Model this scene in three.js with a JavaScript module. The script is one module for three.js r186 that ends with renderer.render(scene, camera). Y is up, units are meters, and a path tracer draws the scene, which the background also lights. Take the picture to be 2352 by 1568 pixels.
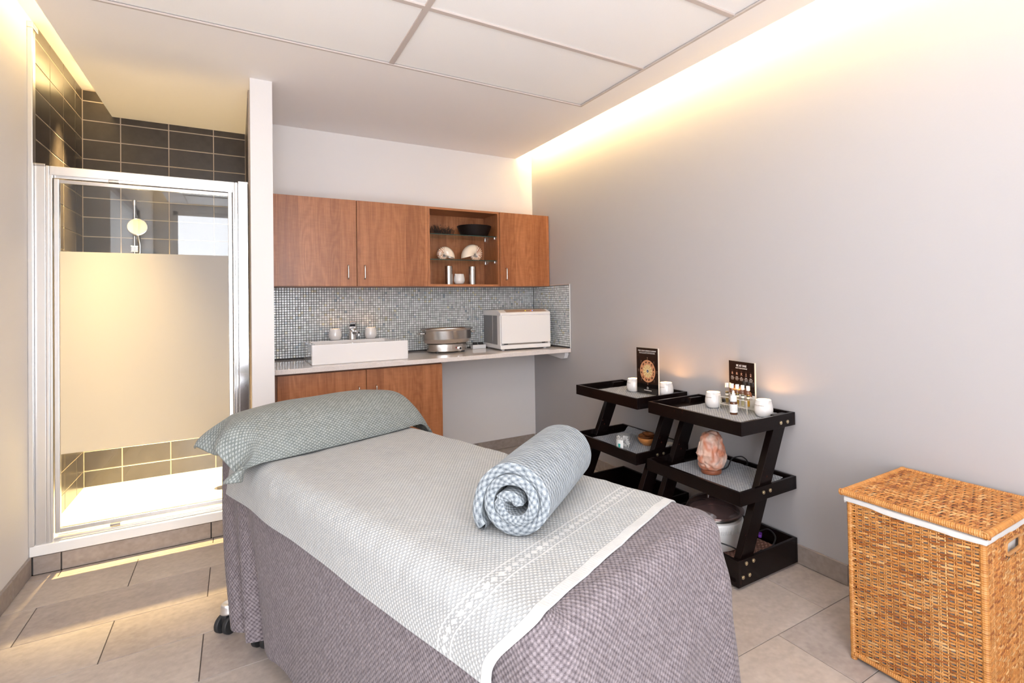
import * as THREE from 'three';
import { RoundedBoxGeometry } from 'three/addons/geometries/RoundedBoxGeometry.js';
import { mergeGeometries, mergeVertices, toCreasedNormals } from 'three/addons/utils/BufferGeometryUtils.js';
import { RectAreaLightUniformsLib } from 'three/addons/lights/RectAreaLightUniformsLib.js';

// ------------------------------------------------------------ camera, exposure, large lights
const scene = new THREE.Scene();
scene.background = new THREE.Color(0x000000);
const camera = new THREE.PerspectiveCamera(66.3023, 2352 / 1568, 0.05, 40);
camera.position.set(-2.244, 1.256, 4.085);
camera.rotation.order = 'YXZ';
const DEG = Math.PI / 180;
camera.rotation.set(0.7596 * DEG, -31.7975 * DEG, -0.93786 * DEG);
camera.setViewOffset(2352, 1568, -112.58, 109.96, 2352, 1568);
const renderer = new THREE.WebGLRenderer({ antialias: true });
renderer.toneMapping = THREE.LinearToneMapping;
renderer.toneMappingExposure = 1.44;
renderer.shadowMap.enabled = true;
RectAreaLightUniformsLib.init();

const WARM = new THREE.Color().setRGB(1, 0.71, 0.31);
const DAY = new THREE.Color().setRGB(0.94, 0.965, 1.035);
const LEVEL = { panel: 1.1, window: 3.7, side: 0.5, cove: 66, coveLeft: 16, spot: 150, candle: 0.04 };  // panel, window and side drive added, unseen fill sources

function areaLight(color, intensity, w, h, pos, target) {
  const l = new THREE.RectAreaLight(color, intensity, w, h);
  l.position.set(...pos); l.lookAt(...target); scene.add(l); return l;
}

// ------------------------------------------------------------ helpers
let seed = 7;
function rnd() { seed = (seed * 1664525 + 1013904223) >>> 0; return seed / 4294967296; }
const rr = (a, b) => a + (b - a) * rnd();
const clamp = (x, a, b) => Math.max(a, Math.min(b, x));
const mix = (a, b, t) => a + (b - a) * t;
const sst = (a, b, x) => { const t = clamp((x - a) / (b - a), 0, 1); return t * t * (3 - 2 * t); };
function hash(x, y, s = 0) { let h = Math.imul(x, 374761393) ^ Math.imul(y, 668265263) ^ Math.imul(s, 1274126177); h = Math.imul(h ^ (h >>> 13), 1274126177); h ^= h >>> 16; return (h >>> 0) / 4294967296; }
function vn(x, y, px, py, s) { // tileable value noise, lattice period px, py
  const x0 = Math.floor(x), y0 = Math.floor(y); let fx = x - x0, fy = y - y0; fx = fx * fx * (3 - 2 * fx); fy = fy * fy * (3 - 2 * fy);
  const m = (a, p) => ((a % p) + p) % p, xa = m(x0, px), xb = m(x0 + 1, px), ya = m(y0, py), yb = m(y0 + 1, py);
  return mix(mix(hash(xa, ya, s), hash(xb, ya, s), fx), mix(hash(xa, yb, s), hash(xb, yb, s), fx), fy);
}
function fbm(u, v, fx, fy, oct, s) { let t = 0, a = 0.5, n = 0; for (let i = 0; i < oct; i++) { t += a * vn(u * fx, v * fy, fx, fy, s + i); n += a; a *= 0.5; fx *= 2; fy *= 2; } return t / n; }
function n3(x, y, z, s = 0) { // smooth 3d noise -1..1
  const X = Math.floor(x), Y = Math.floor(y), Z = Math.floor(z); let fx = x - X, fy = y - Y, fz = z - Z; fx *= fx * (3 - 2 * fx); fy *= fy * (3 - 2 * fy); fz *= fz * (3 - 2 * fz);
  const h = (i, j, k) => hash(X + i + (Z + k) * 57, Y + j + (Z + k) * 131, s);
  return 2 * mix(mix(mix(h(0, 0, 0), h(1, 0, 0), fx), mix(h(0, 1, 0), h(1, 1, 0), fx), fy), mix(mix(h(0, 0, 1), h(1, 0, 1), fx), mix(h(0, 1, 1), h(1, 1, 1), fx), fy), fz) - 1;
}
function dataTex(w, h, fn, srgb, repeat = [1, 1]) {
  const d = new Uint8Array(w * h * 4);
  for (let y = 0; y < h; y++) for (let x = 0; x < w; x++) {
    const c = fn(x / w, y / h, x, y), o = (y * w + x) * 4;
    if (typeof c === 'number') { d[o] = d[o + 1] = d[o + 2] = clamp(c, 0, 255); } else { d[o] = clamp(c[0], 0, 255); d[o + 1] = clamp(c[1], 0, 255); d[o + 2] = clamp(c[2], 0, 255); }
    d[o + 3] = 255;
  }
  const t = new THREE.DataTexture(d, w, h); t.wrapS = t.wrapT = THREE.RepeatWrapping; t.magFilter = THREE.LinearFilter; t.minFilter = THREE.LinearMipmapLinearFilter; t.generateMipmaps = true;
  if (srgb) t.colorSpace = THREE.SRGBColorSpace; t.repeat.set(...repeat); t.needsUpdate = true; return t;
}
function canvasTex(w, h, draw) {
  const c = document.createElement('canvas'); c.width = w; c.height = h; draw(c.getContext('2d'), w, h);
  const t = new THREE.CanvasTexture(c); t.colorSpace = THREE.SRGBColorSpace; return t;
}
const std = (o) => new THREE.MeshStandardMaterial(o);
const phys = (o) => new THREE.MeshPhysicalMaterial(o);
const lin = (r, g, b) => new THREE.Color().setRGB(r, g, b);

const taken = {};
function numbered(name) { taken[name] = (taken[name] || 0) + 1; return taken[name] === 1 ? name : name + '_' + String(taken[name] - 1).padStart(3, '0'); }
function tag(o, label, category, group) { o.userData.label = label; o.userData.category = category; if (group) o.userData.group = group; return o; }
function thing(name, label, category, pos = [0, 0, 0], turn = 0, group) {
  const o = new THREE.Group(); o.name = numbered(name); o.position.set(...pos); o.rotation.y = turn; scene.add(o); return tag(o, label, category, group);
}
function part(name, geo, mat, parent, label) { const m = new THREE.Mesh(geo, mat); m.name = name; parent.add(m); if (label) m.userData.label = label; return m; }
function one(name, geo, mat, label, category, pos = [0, 0, 0], turn = 0, group) {
  const m = new THREE.Mesh(geo, mat); m.name = numbered(name); m.position.set(...pos); m.rotation.y = turn; scene.add(m); return tag(m, label, category, group);
}
function struct(name) { const g = new THREE.Group(); g.name = name; g.userData.kind = 'structure'; scene.add(g); return g; }

// geometries
const box = (x0, x1, y0, y1, z0, z1) => { const g = new THREE.BoxGeometry(x1 - x0, y1 - y0, z1 - z0); g.translate((x0 + x1) / 2, (y0 + y1) / 2, (z0 + z1) / 2); return uvm(g); };
const rbox = (x0, x1, y0, y1, z0, z1, r = 0.002, seg = 1) => { const g = new RoundedBoxGeometry(x1 - x0, y1 - y0, z1 - z0, seg + 1, r); g.translate((x0 + x1) / 2, (y0 + y1) / 2, (z0 + z1) / 2); return uvm(g); };
function uvm(g, rot = false) { // uv in metres by dominant normal
  const p = g.attributes.position, n = g.attributes.normal, uv = new Float32Array(p.count * 2);
  for (let i = 0; i < p.count; i++) {
    const ax = Math.abs(n.getX(i)), ay = Math.abs(n.getY(i)), az = Math.abs(n.getZ(i)); let u, v;
    if (az >= ax && az >= ay) { u = p.getX(i); v = p.getY(i); } else if (ax >= ay) { u = p.getZ(i); v = p.getY(i); } else { u = p.getX(i); v = p.getZ(i); }
    uv[2 * i] = rot ? v : u; uv[2 * i + 1] = rot ? u : v;
  }
  g.setAttribute('uv', new THREE.BufferAttribute(uv, 2)); return g;
}
function merge(list) {
  return mergeGeometries(list.map((g) => { const q = g.index ? g.toNonIndexed() : g; for (const k of Object.keys(q.attributes)) if (!['position', 'normal', 'uv'].includes(k)) q.deleteAttribute(k); if (!q.attributes.uv) uvm(q); return q; }));
}
const cyl = (r0, r1, h, x, y, z, seg = 32, axis = 'y') => { const g = new THREE.CylinderGeometry(r1, r0, h, seg); if (axis === 'x') g.rotateZ(Math.PI / 2); if (axis === 'z') g.rotateX(Math.PI / 2); g.translate(x, y, z); return g; };
const lathe = (pts, seg = 40) => new THREE.LatheGeometry(pts.map((p) => new THREE.Vector2(p[0], p[1])), seg);
function smoothLathe(pts, seg = 40, n = 40) { return new THREE.LatheGeometry(new THREE.SplineCurve(pts.map((p) => new THREE.Vector2(p[0], p[1]))).getPoints(n), seg); }
const V = (a) => new THREE.Vector3(...a);
const tube = (pts, r, seg = 40, rs = 8, closed = false) => new THREE.TubeGeometry(new THREE.CatmullRomCurve3(pts.map(V), closed, 'catmullrom', 0.4), seg, r, rs, closed);
const tileCache = new Map();
function tileGeo(w, h, t, c) { // a slab in XY, back on z=0, chamfered front
  const key = [w, h, t, c].map((x) => x.toFixed(4)).join(); if (tileCache.has(key)) return tileCache.get(key);
  const a = [[-w / 2, -h / 2], [w / 2, -h / 2], [w / 2, h / 2], [-w / 2, h / 2]], b = a.map(([x, y]) => [x - Math.sign(x) * c, y - Math.sign(y) * c]);
  const P = []; const q = (p0, p1, p2, p3) => P.push(...p0, ...p1, ...p2, ...p0, ...p2, ...p3);
  q(...b.map((p) => [...p, t]));
  for (let i = 0; i < 4; i++) { const j = (i + 1) % 4; q([...a[i], t - c], [...a[j], t - c], [...b[j], t], [...b[i], t]); q([...a[i], 0], [...a[j], 0], [...a[j], t - c], [...a[i], t - c]); }
  const g = new THREE.BufferGeometry(); g.setAttribute('position', new THREE.BufferAttribute(new Float32Array(P), 3)); g.computeVertexNormals(); uvm(g); tileCache.set(key, g); return g;
}
function gridGeo(fn, nu, nv, uvf) { // indexed surface grid
  const P = [], U = [], I = [];
  for (let j = 0; j <= nv; j++) for (let i = 0; i <= nu; i++) { const u = i / nu, v = j / nv; P.push(...fn(u, v)); U.push(...(uvf ? uvf(u, v) : [u, v])); }
  for (let j = 0; j < nv; j++) for (let i = 0; i < nu; i++) { const a = j * (nu + 1) + i, b = a + 1, c = a + nu + 1, d = c + 1; I.push(a, b, d, a, d, c); }
  const g = new THREE.BufferGeometry(); g.setAttribute('position', new THREE.BufferAttribute(new Float32Array(P), 3)); g.setAttribute('uv', new THREE.BufferAttribute(new Float32Array(U), 2)); g.setIndex(I); g.computeVertexNormals(); return g;
}
function thickSheet(fn, nu, nv, th, uvf, flip = false, rimUV = th) { // cloth with a real thickness and closed hems
  const top = gridGeo(fn, nu, nv, uvf), n = top.attributes.normal, p = top.attributes.position, s = flip ? -1 : 1;
  const inner = []; for (let i = 0; i < p.count; i++) inner.push([p.getX(i) - s * th * n.getX(i), p.getY(i) - s * th * n.getY(i), p.getZ(i) - s * th * n.getZ(i)]);
  const bot = gridGeo((u, v) => inner[Math.round(v * nv) * (nu + 1) + Math.round(u * nu)], nu, nv, uvf);
  const rim = []; const idx = (i, j) => j * (nu + 1) + i, W = nu + 1;
  const edge = (list) => {
    const g = gridGeo((u, v) => { const k = list[Math.round(u * (list.length - 1))], t = v; return t < 0.25 ? [p.getX(k), p.getY(k), p.getZ(k)] : t < 0.75 ? [0, 1, 2].map((c) => { const o = [p.getX(k), p.getY(k), p.getZ(k)][c]; return mix(o, inner[k][c], 0.5) + bulge(k, c, list) * th * 0.35; }) : inner[k]; }, list.length - 1, 2, (u, v) => { const k = list[Math.round(u * (list.length - 1))], a = top.attributes.uv; return [a.getX(k) + list.du * v * rimUV, a.getY(k) + list.dv * v * rimUV]; });
    rim.push(g);
  };
  const bulge = (k, c, list) => { const i = k % W, j = Math.floor(k / W); const ii = i === 0 ? 1 : i === nu ? nu - 1 : i, jj = j === 0 ? 1 : j === nv ? nv - 1 : j; const q = idx(list.du ? ii : i, list.dv ? jj : j); const d = [p.getX(k) - p.getX(q), p.getY(k) - p.getY(q), p.getZ(k) - p.getZ(q)], L = Math.hypot(...d) || 1; return d[c] / L; };
  const mk = (a, du, dv) => { a.du = du; a.dv = dv; return a; };
  const r = (n_, f) => Array.from({ length: n_ + 1 }, (_, k) => f(k));
  edge(mk(r(nu, (i) => idx(i, 0)), 0, 1)); edge(mk(r(nu, (i) => idx(i, nv)), 0, 1)); edge(mk(r(nv, (j) => idx(0, j)), 1, 0)); edge(mk(r(nv, (j) => idx(nu, j)), 1, 0));
  return merge([top, bot, ...rim]);
}
// ------------------------------------------------------------ materials
const paintBump = dataTex(256, 256, (u, v) => 128 + 90 * (fbm(u, v, 64, 64, 3, 11) - 0.5), false, [2, 2]);
const M = {};
M.wallWhite = std({ color: lin(0.745, 0.72, 0.71), roughness: 0.85, bumpMap: paintBump, bumpScale: 0.0004 });
M.wallGrey = std({ color: lin(0.425, 0.408, 0.408), roughness: 0.7, bumpMap: paintBump, bumpScale: 0.0004 });
M.ceiling = std({ color: lin(0.88, 0.845, 0.825), roughness: 0.9, bumpMap: paintBump, bumpScale: 0.0004 });
M.ceilTile = std({ color: lin(0.92, 0.905, 0.89), roughness: 0.95, bumpMap: dataTex(256, 256, (u, v) => 128 + 120 * (fbm(u, v, 90, 90, 2, 5) - 0.5), false, [3, 3]), bumpScale: 0.0006 });
M.gridBar = std({ color: lin(0.56, 0.49, 0.45), roughness: 0.6 });
M.whitePlastic = std({ color: lin(0.80, 0.78, 0.77), roughness: 0.35 });
M.ceramic = phys({ color: lin(0.80, 0.775, 0.765), roughness: 0.12, clearcoat: 0.6, clearcoatRoughness: 0.05 });
M.acrylicWhite = phys({ color: lin(0.82, 0.81, 0.79), roughness: 0.25 });
M.chrome = std({ color: lin(0.75, 0.75, 0.76), metalness: 1, roughness: 0.12 });
M.alu = std({ color: lin(0.78, 0.77, 0.76), metalness: 0.9, roughness: 0.28 });
M.steel = std({ color: lin(0.58, 0.55, 0.52), metalness: 1, roughness: 0.24 });
M.steelDark = std({ color: lin(0.30, 0.27, 0.25), metalness: 1, roughness: 0.35 });
M.brass = std({ color: lin(0.70, 0.60, 0.42), metalness: 1, roughness: 0.35 });
M.black = std({ color: lin(0.012, 0.011, 0.011), roughness: 0.35 });
M.blackRubber = std({ color: lin(0.02, 0.02, 0.021), roughness: 0.55 });
M.glass = phys({ color: lin(0.97, 0.985, 0.98), roughness: 0.0, transmission: 1, thickness: 0, ior: 1.5 });
M.clearAcrylic = phys({ color: lin(0.97, 0.97, 0.95), roughness: 0.02, transmission: 1, thickness: 0, ior: 1.49 });
M.frost = phys({ color: lin(0.68, 0.655, 0.63), roughness: 1.0, transmission: 0.62, thickness: 0, ior: 1.2 });
M.shelfGlass = phys({ color: lin(0.86, 0.95, 0.91), roughness: 0.0, transmission: 1, thickness: 0, ior: 1.5 });
M.shelfEdge = std({ color: lin(0.012, 0.04, 0.03), roughness: 0.15 });
// floor stone
function stone(s, base, amp, fine) {
  return dataTex(512, 512, (u, v) => {
    const a = fbm(u, v, 4, 4, 4, s) - 0.5, b = fbm(u, v, 60, 60, 2, s + 9) - 0.5, c = fbm(u, v, 8, 40, 3, s + 20) - 0.5, k = amp * a + fine * b + amp * 0.5 * c;
    return [base[0] + k, base[1] + k * 0.98, base[2] + k * 0.95];
  }, true, [1.1, 1.1]);
}
const floorBump = dataTex(256, 256, (u, v) => 128 + 110 * (fbm(u, v, 70, 70, 3, 77) - 0.5), false, [3, 3]);
M.floorTiles = [0, 1, 2].map((k) => std({ map: stone(30 + k * 31, [174 + k * 3 - 3, 162 + k * 3 - 3, 153 + k * 2 - 2], 26, 20), roughness: 0.42, bumpMap: floorBump, bumpScale: 0.0006 }));
M.skirtTile = std({ map: stone(140, [150, 138, 130], 22, 18), roughness: 0.45, bumpMap: floorBump, bumpScale: 0.0005 });
M.grout = std({ color: lin(0.10, 0.08, 0.07), roughness: 0.9 });
M.groutLight = std({ color: lin(0.42, 0.35, 0.29), roughness: 0.9 });
M.groutDark = std({ color: lin(0.045, 0.042, 0.04), roughness: 0.9 });
// shower tiles: semi gloss charcoal brown
const showerBump = dataTex(256, 256, (u, v) => 128 + 60 * (fbm(u, v, 12, 12, 4, 51) - 0.5), false, [4, 4]);
M.showerTiles = [0, 1].map((k) => std({ map: dataTex(256, 256, (u, v) => { const a = 16 * (fbm(u, v, 10, 10, 4, 60 + k) - 0.5); return [56 + a + k * 4, 50 + a + k * 4, 47 + a + k * 3]; }, true, [3, 3]), roughness: 0.3, bumpMap: showerBump, bumpScale: 0.00012 }));
// walnut laminate: strips of veneer with a vertical grain; one metre of board a repeat
const strips = []; { let x = 0; while (x < 1) { const w = 0.05 + 0.1 * hash(strips.length, 3, 8); strips.push([x, Math.min(1, x + w), hash(strips.length, 5, 8), hash(strips.length, 7, 8)]); x += w; } }
const woodPix = (u, v) => {
  const st = strips.find((q) => u >= q[0] && u < q[1]) || strips[0], k = strips.indexOf(st), lu = u - (st[0] + st[1]) / 2;
  const wob = 0.016 * (fbm(u, v, 6, 2, 3, 40 + k) - 0.5), arch = 26 * (st[3] - 0.35) * Math.exp(-lu * lu * 900);
  const ring = Math.sin(lu * 90 + wob * 800 + arch * Math.sin(2 * Math.PI * (v + st[3])) + st[2] * 9);
  const fine = fbm(u, v, 220, 10, 2, 70) - 0.5, pore = fbm(u, v, 500, 30, 1, 90);
  return { t: st[2], ring, fine, pore, cross: fbm(u, v, 30, 120, 2, 95) - 0.5 };
};
M.wood = std({ map: dataTex(1024, 1024, (u, v) => { const w = woodPix(u, v), k = 40 * (w.t - 0.5) + 6 * w.ring + 24 * w.fine - (w.pore > 0.78 ? 6 : 0) + 10 * w.cross; return [160 + k, 101 + k * 0.85, 62 + k * 0.7]; }, true), roughness: 0.36, bumpMap: dataTex(512, 512, (u, v) => 150 + 60 * (fbm(u, v, 220, 10, 2, 70) - 0.5), false), bumpScale: 0.0003 });
M.woodEdge = std({ color: lin(0.16, 0.065, 0.032), roughness: 0.5 });
// quartz worktop
M.quartz = std({ map: dataTex(512, 512, (u, v, x, y) => { const a = hash(x >> 1, y >> 1, 3), b = 8 * (fbm(u, v, 20, 20, 3, 4) - 0.5); const k = a > 0.93 ? -26 : a < 0.06 ? 9 : 0; return [222 + b + k, 213 + b + k, 208 + b + k]; }, true, [2.5, 2.5]), roughness: 0.08 });
// espresso stained trolley wood with worn spots
M.espresso = phys({ map: dataTex(512, 512, (u, v) => { const g = fbm(u, v, 8, 120, 3, 17) - 0.5, w = fbm(u, v, 24, 24, 4, 33), sp = w > 0.74 ? (w - 0.74) * 260 : 0; return [17 + 7 * g + sp, 9 + 4 * g + sp * 0.45, 8 + 3 * g + sp * 0.3]; }, true, [1.5, 1.5]), roughness: 0.24, specularIntensity: 0.4 });
// woven towels: raised and flat squares, recess shade put into the darker pit centres, cell = size of one square in metres
function checkMaps(cells, pix, hi, lo, sd, noise = 12, pitShade = false) {
  const N = cells * pix;
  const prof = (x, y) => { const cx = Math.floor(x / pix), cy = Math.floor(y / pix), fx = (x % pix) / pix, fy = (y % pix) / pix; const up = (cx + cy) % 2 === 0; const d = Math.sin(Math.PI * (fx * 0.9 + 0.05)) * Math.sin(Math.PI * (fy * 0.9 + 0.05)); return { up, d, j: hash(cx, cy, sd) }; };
  const map = dataTex(N, N, (u, v, x, y) => { const q = prof(x, y), f = noise * (hash(x, y, sd) - 0.5) + noise * 0.8 * (fbm(u, v, cells, cells, 2, sd) - 0.5), k = q.up ? sst(0.1, 0.55, q.d) * (pitShade ? 0.5 : 1) + (pitShade ? 0.5 : 0) : pitShade ? 0.5 - 0.75 * sst(0.45, 0.95, q.d) : 0; return [0, 1, 2].map((c) => mix(lo[c], hi[c], k) + f + 6 * (q.j - 0.5)); }, true);
  const bump = dataTex(N, N, (u, v, x, y) => { const q = prof(x, y); return 70 + (q.up ? 165 * Math.pow(q.d, 0.6) : -45 * q.d) + 36 * (hash(x, y, sd + 1) - 0.5); }, false);
  return { map, bump };
}
function towelMat(cells, pix, cell, hi, lo, sd, bumpScale, noise, pitShade) {
  const t = checkMaps(cells, pix, hi, lo, sd, noise, pitShade), r = 1 / (cells * cell); t.map.repeat.set(r, r); t.bump.repeat.set(r, r);
  return phys({ map: t.map, bumpMap: t.bump, bumpScale, roughness: 0.95, sheen: 0.25, sheenRoughness: 0.6, sheenColor: lin(0.8, 0.8, 0.8) });
}
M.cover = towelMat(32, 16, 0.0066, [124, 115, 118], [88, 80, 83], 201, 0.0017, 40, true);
M.sage = towelMat(32, 16, 0.008, [151, 155, 151], [112, 118, 115], 211, 0.0018, 22);
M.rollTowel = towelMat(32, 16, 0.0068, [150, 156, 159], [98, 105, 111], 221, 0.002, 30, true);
M.trayTowel = towelMat(24, 16, 0.008, [176, 178, 180], [140, 143, 148], 231, 0.003, 24);
M.brownTowel = towelMat(24, 16, 0.012, [150, 112, 98], [110, 76, 64], 241, 0.003, 24);
// the long pale towel: checks, a band of lozenges and a plain hem at its foot end; uv spans the whole towel
const TW = 0.94, TL = 1.62, TC = 0.0066; // width, length, cell
function paleTowel(u, v, x, y, which) {
  const px = u * TW, py = v * TL; // py from the foot hem
  const grain = hash(x, y, 301) - 0.5;
  const cx = Math.floor(px / TC), cy = Math.floor(py / TC), fx = px / TC - cx, fy = py / TC - cy;
  let up = (cx + cy) % 2 === 0, d = Math.sin(Math.PI * (fx * 0.9 + 0.05)) * Math.sin(Math.PI * (fy * 0.9 + 0.05)), plain = 0;
  if (py < 0.026) { plain = 1; }
  else if (Math.abs(py - 0.128) < 0.0025 || Math.abs(py - 0.172) < 0.0025) plain = 1;
  else if (py > 0.1305 && py < 0.1695) { const q = (px / 0.0215) % 1, w = Math.abs((q < 0 ? q + 1 : q) - 0.5) * 0.0215 + Math.abs(py - 0.15); if (w < 0.0098) plain = 1; }
  if (which === 'bump') return plain ? 190 + 30 * grain + (py < 0.026 ? 24 * Math.sin(px * 900) : 0) : 70 + (up ? 165 * Math.pow(d, 0.6) : -45 * d) + 34 * grain;
  const k = plain ? 1.1 : up ? sst(0.1, 0.55, d) : 0, f = 12 * grain + 8 * (fbm(u, v, 60, 110, 2, 310) - 0.5);
  return [mix(150, 181, k) + f, mix(152, 181, k) + f, mix(151, 179, k) + f];
}
M.pale = phys({ map: dataTex(1024, 2048, (u, v, x, y) => paleTowel(u, v, x, y, 'c'), true), bumpMap: dataTex(1024, 2048, (u, v, x, y) => paleTowel(u, v, x, y, 'bump'), false), bumpScale: 0.0013, roughness: 0.95, sheen: 0.2, sheenRoughness: 0.6, sheenColor: lin(0.8, 0.8, 0.8) });
M.rattan = std({ vertexColors: true, roughness: 0.5 });
M.liner = std({ color: lin(0.62, 0.61, 0.59), roughness: 0.95, bumpMap: dataTex(256, 256, (u, v) => 128 + 60 * (fbm(u, v, 6, 30, 3, 88) - 0.5), false, [3, 3]), bumpScale: 0.002 });
M.flame = std({ color: 0x000000, emissive: lin(1, 0.55, 0.15), emissiveIntensity: 6 });
M.wax = std({ color: lin(0.85, 0.62, 0.36), roughness: 0.5 });
M.mosaic = phys({ color: lin(1, 1, 1), roughness: 0.22, metalness: 0.0, clearcoat: 0.3, clearcoatRoughness: 0.1 });
// ------------------------------------------------------------ the room
const XL = -3.085, H = 2.504, HS = 2.66, ZR = 5.0; // left wall, bulkhead, slab, rear wall
const XP0 = -2.177, XP1 = -2.07, ZP = 0.777, ZS = -0.348, ZD = 0.655;
{ // floor: tiles 607 x 301 mm in half bond over a bed of grout
  const f = struct('floor');
  part('grout_bed', merge([box(XL, 0, -0.06, -0.0025, ZD - 0.01, ZR), box(XP1, 0, -0.06, -0.0025, -0.0, ZD - 0.01)]), M.grout, f);
  const lay = (x0, x1, z0, z1) => {
    if (x1 - x0 < 0.012 || z1 - z0 < 0.012) return;
    const m = part('floor_tile', tileGeo(x1 - x0 - 0.0035, z1 - z0 - 0.003, 0.012, 0.0008), M.floorTiles[Math.floor(rnd() * 3)], f);
    m.rotation.x = -Math.PI / 2; m.position.set((x0 + x1) / 2, -0.012, (z0 + z1) / 2);
  };
  for (let k = -4; k < 14; k++) {
    const z0 = 1.027 + 0.3008 * k, z1 = z0 + 0.3008, off = (k & 1) ? -2.672 : -2.969;
    for (let i = -2; i < 6; i++) {
      const x0 = off + 0.607 * i, x1 = x0 + 0.607; const cx0 = Math.max(x0, XL), cx1 = Math.min(x1, 0); if (cx1 <= cx0) continue;
      const a0 = Math.max(z0, 0), a1 = Math.min(z1, ZR); if (a1 <= a0) continue;
      if (a0 >= ZD) lay(cx0, cx1, a0, a1);
      else { // left of the partition the floor ends at the shower step
        const l1 = Math.min(cx1, XP1), r0 = Math.max(cx0, XP1);
        if (l1 > cx0) lay(cx0, l1, Math.max(a0, ZD), a1);
        if (cx1 > r0) lay(r0, cx1, a0, a1);
      }
    }
  }
}
// walls with thickness
const wallRight = struct('wall_right'); part('wall_panel', box(0, 0.12, 0, HS, -0.12, ZR + 0.12), M.wallGrey, wallRight);
const wallBack = struct('wall_back'); part('wall_panel', box(XP1, 0, 0, HS, -0.12, 0), M.wallWhite, wallBack);
const wallLeft = struct('wall_left');
const wallShower = struct('wall_shower_back'); part('wall_panel', box(XL, XP0, 0, HS, ZS - 0.12, ZS), M.groutLight, wallShower);
const wallPart = struct('wall_partition'); part('wall_panel', box(XP0, XP1, 0, H, ZS, ZP), M.wallWhite, wallPart);
part('wall_panel', box(XP0, XP1, H, HS, ZS, 0), M.wallWhite, wallPart);
const wallRear = struct('wall_rear');
const REAR_FILL = [-2.9, -1.35, 0.12, 2.42], SIDE_FILL = [2.5, 4.0, 0.12, 2.25];  // openings for the two added fill windows
part('wall_panel', merge([box(XL, REAR_FILL[0], 0, HS, ZR, ZR + 0.12), box(REAR_FILL[1], 0, 0, HS, ZR, ZR + 0.12), box(REAR_FILL[0], REAR_FILL[1], 0, REAR_FILL[2], ZR, ZR + 0.12), box(REAR_FILL[0], REAR_FILL[1], REAR_FILL[3], HS, ZR, ZR + 0.12)]), M.wallWhite, wallRear);
{ // added window behind the camera, stands in for flash bounced off the rear wall
  const w = struct('window_1'); const [a, b, c, d] = REAR_FILL, e = 0.05;
  part('fill_frame', merge([box(a, a + e, c, d, ZR + 0.02, ZR + 0.09), box(b - e, b, c, d, ZR + 0.02, ZR + 0.09), box(a, b, c, c + e, ZR + 0.02, ZR + 0.09), box(a, b, d - e, d, ZR + 0.02, ZR + 0.09), box((a + b) / 2 - 0.025, (a + b) / 2 + 0.025, c, d, ZR + 0.02, ZR + 0.09)]), M.whitePlastic, w);
  for (const [x0, x1] of [[a + e, (a + b) / 2 - 0.025], [(a + b) / 2 + 0.025, b - e]]) part('fill_pane', box(x0, x1, c + e, d - e, ZR + 0.05, ZR + 0.056), std({ color: lin(0.5, 0.5, 0.5), emissive: DAY, emissiveIntensity: LEVEL.window, roughness: 0.4 }), w);
  areaLight(DAY, LEVEL.window, b - a - 0.1, d - c - 0.1, [(a + b) / 2, (c + d) / 2, ZR + 0.015], [(a + b) / 2, (c + d) / 2, 0]);
}
part('wall_panel', merge([box(XL - 0.12, XL, 0, HS, ZS - 0.12, SIDE_FILL[0]), box(XL - 0.12, XL, 0, HS, SIDE_FILL[1], ZR + 0.12), box(XL - 0.12, XL, 0, SIDE_FILL[2], SIDE_FILL[0], SIDE_FILL[1]), box(XL - 0.12, XL, SIDE_FILL[3], HS, SIDE_FILL[0], SIDE_FILL[1])]), M.wallWhite, wallLeft);
{ // added unseen window in the left wall, evens out light on the grey wall
  const w = struct('window_2'), [a, b, c, d] = SIDE_FILL, e = 0.05, x0 = XL - 0.09, x1 = XL - 0.02;
  part('fill_frame', merge([box(x0, x1, c, d, a, a + e), box(x0, x1, c, d, b - e, b), box(x0, x1, c, c + e, a, b), box(x0, x1, d - e, d, a, b)]), M.whitePlastic, w);
  part('fill_pane', box(XL - 0.056, XL - 0.05, c + e, d - e, a + e, b - e), std({ color: lin(0.5, 0.5, 0.5), emissive: DAY, emissiveIntensity: LEVEL.side, roughness: 0.4 }), w);
  areaLight(DAY, LEVEL.side, b - a - 0.1, d - c - 0.1, [XL - 0.015, (c + d) / 2, (a + b) / 2], [0, (c + d) / 2, (a + b) / 2]);
}
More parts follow.
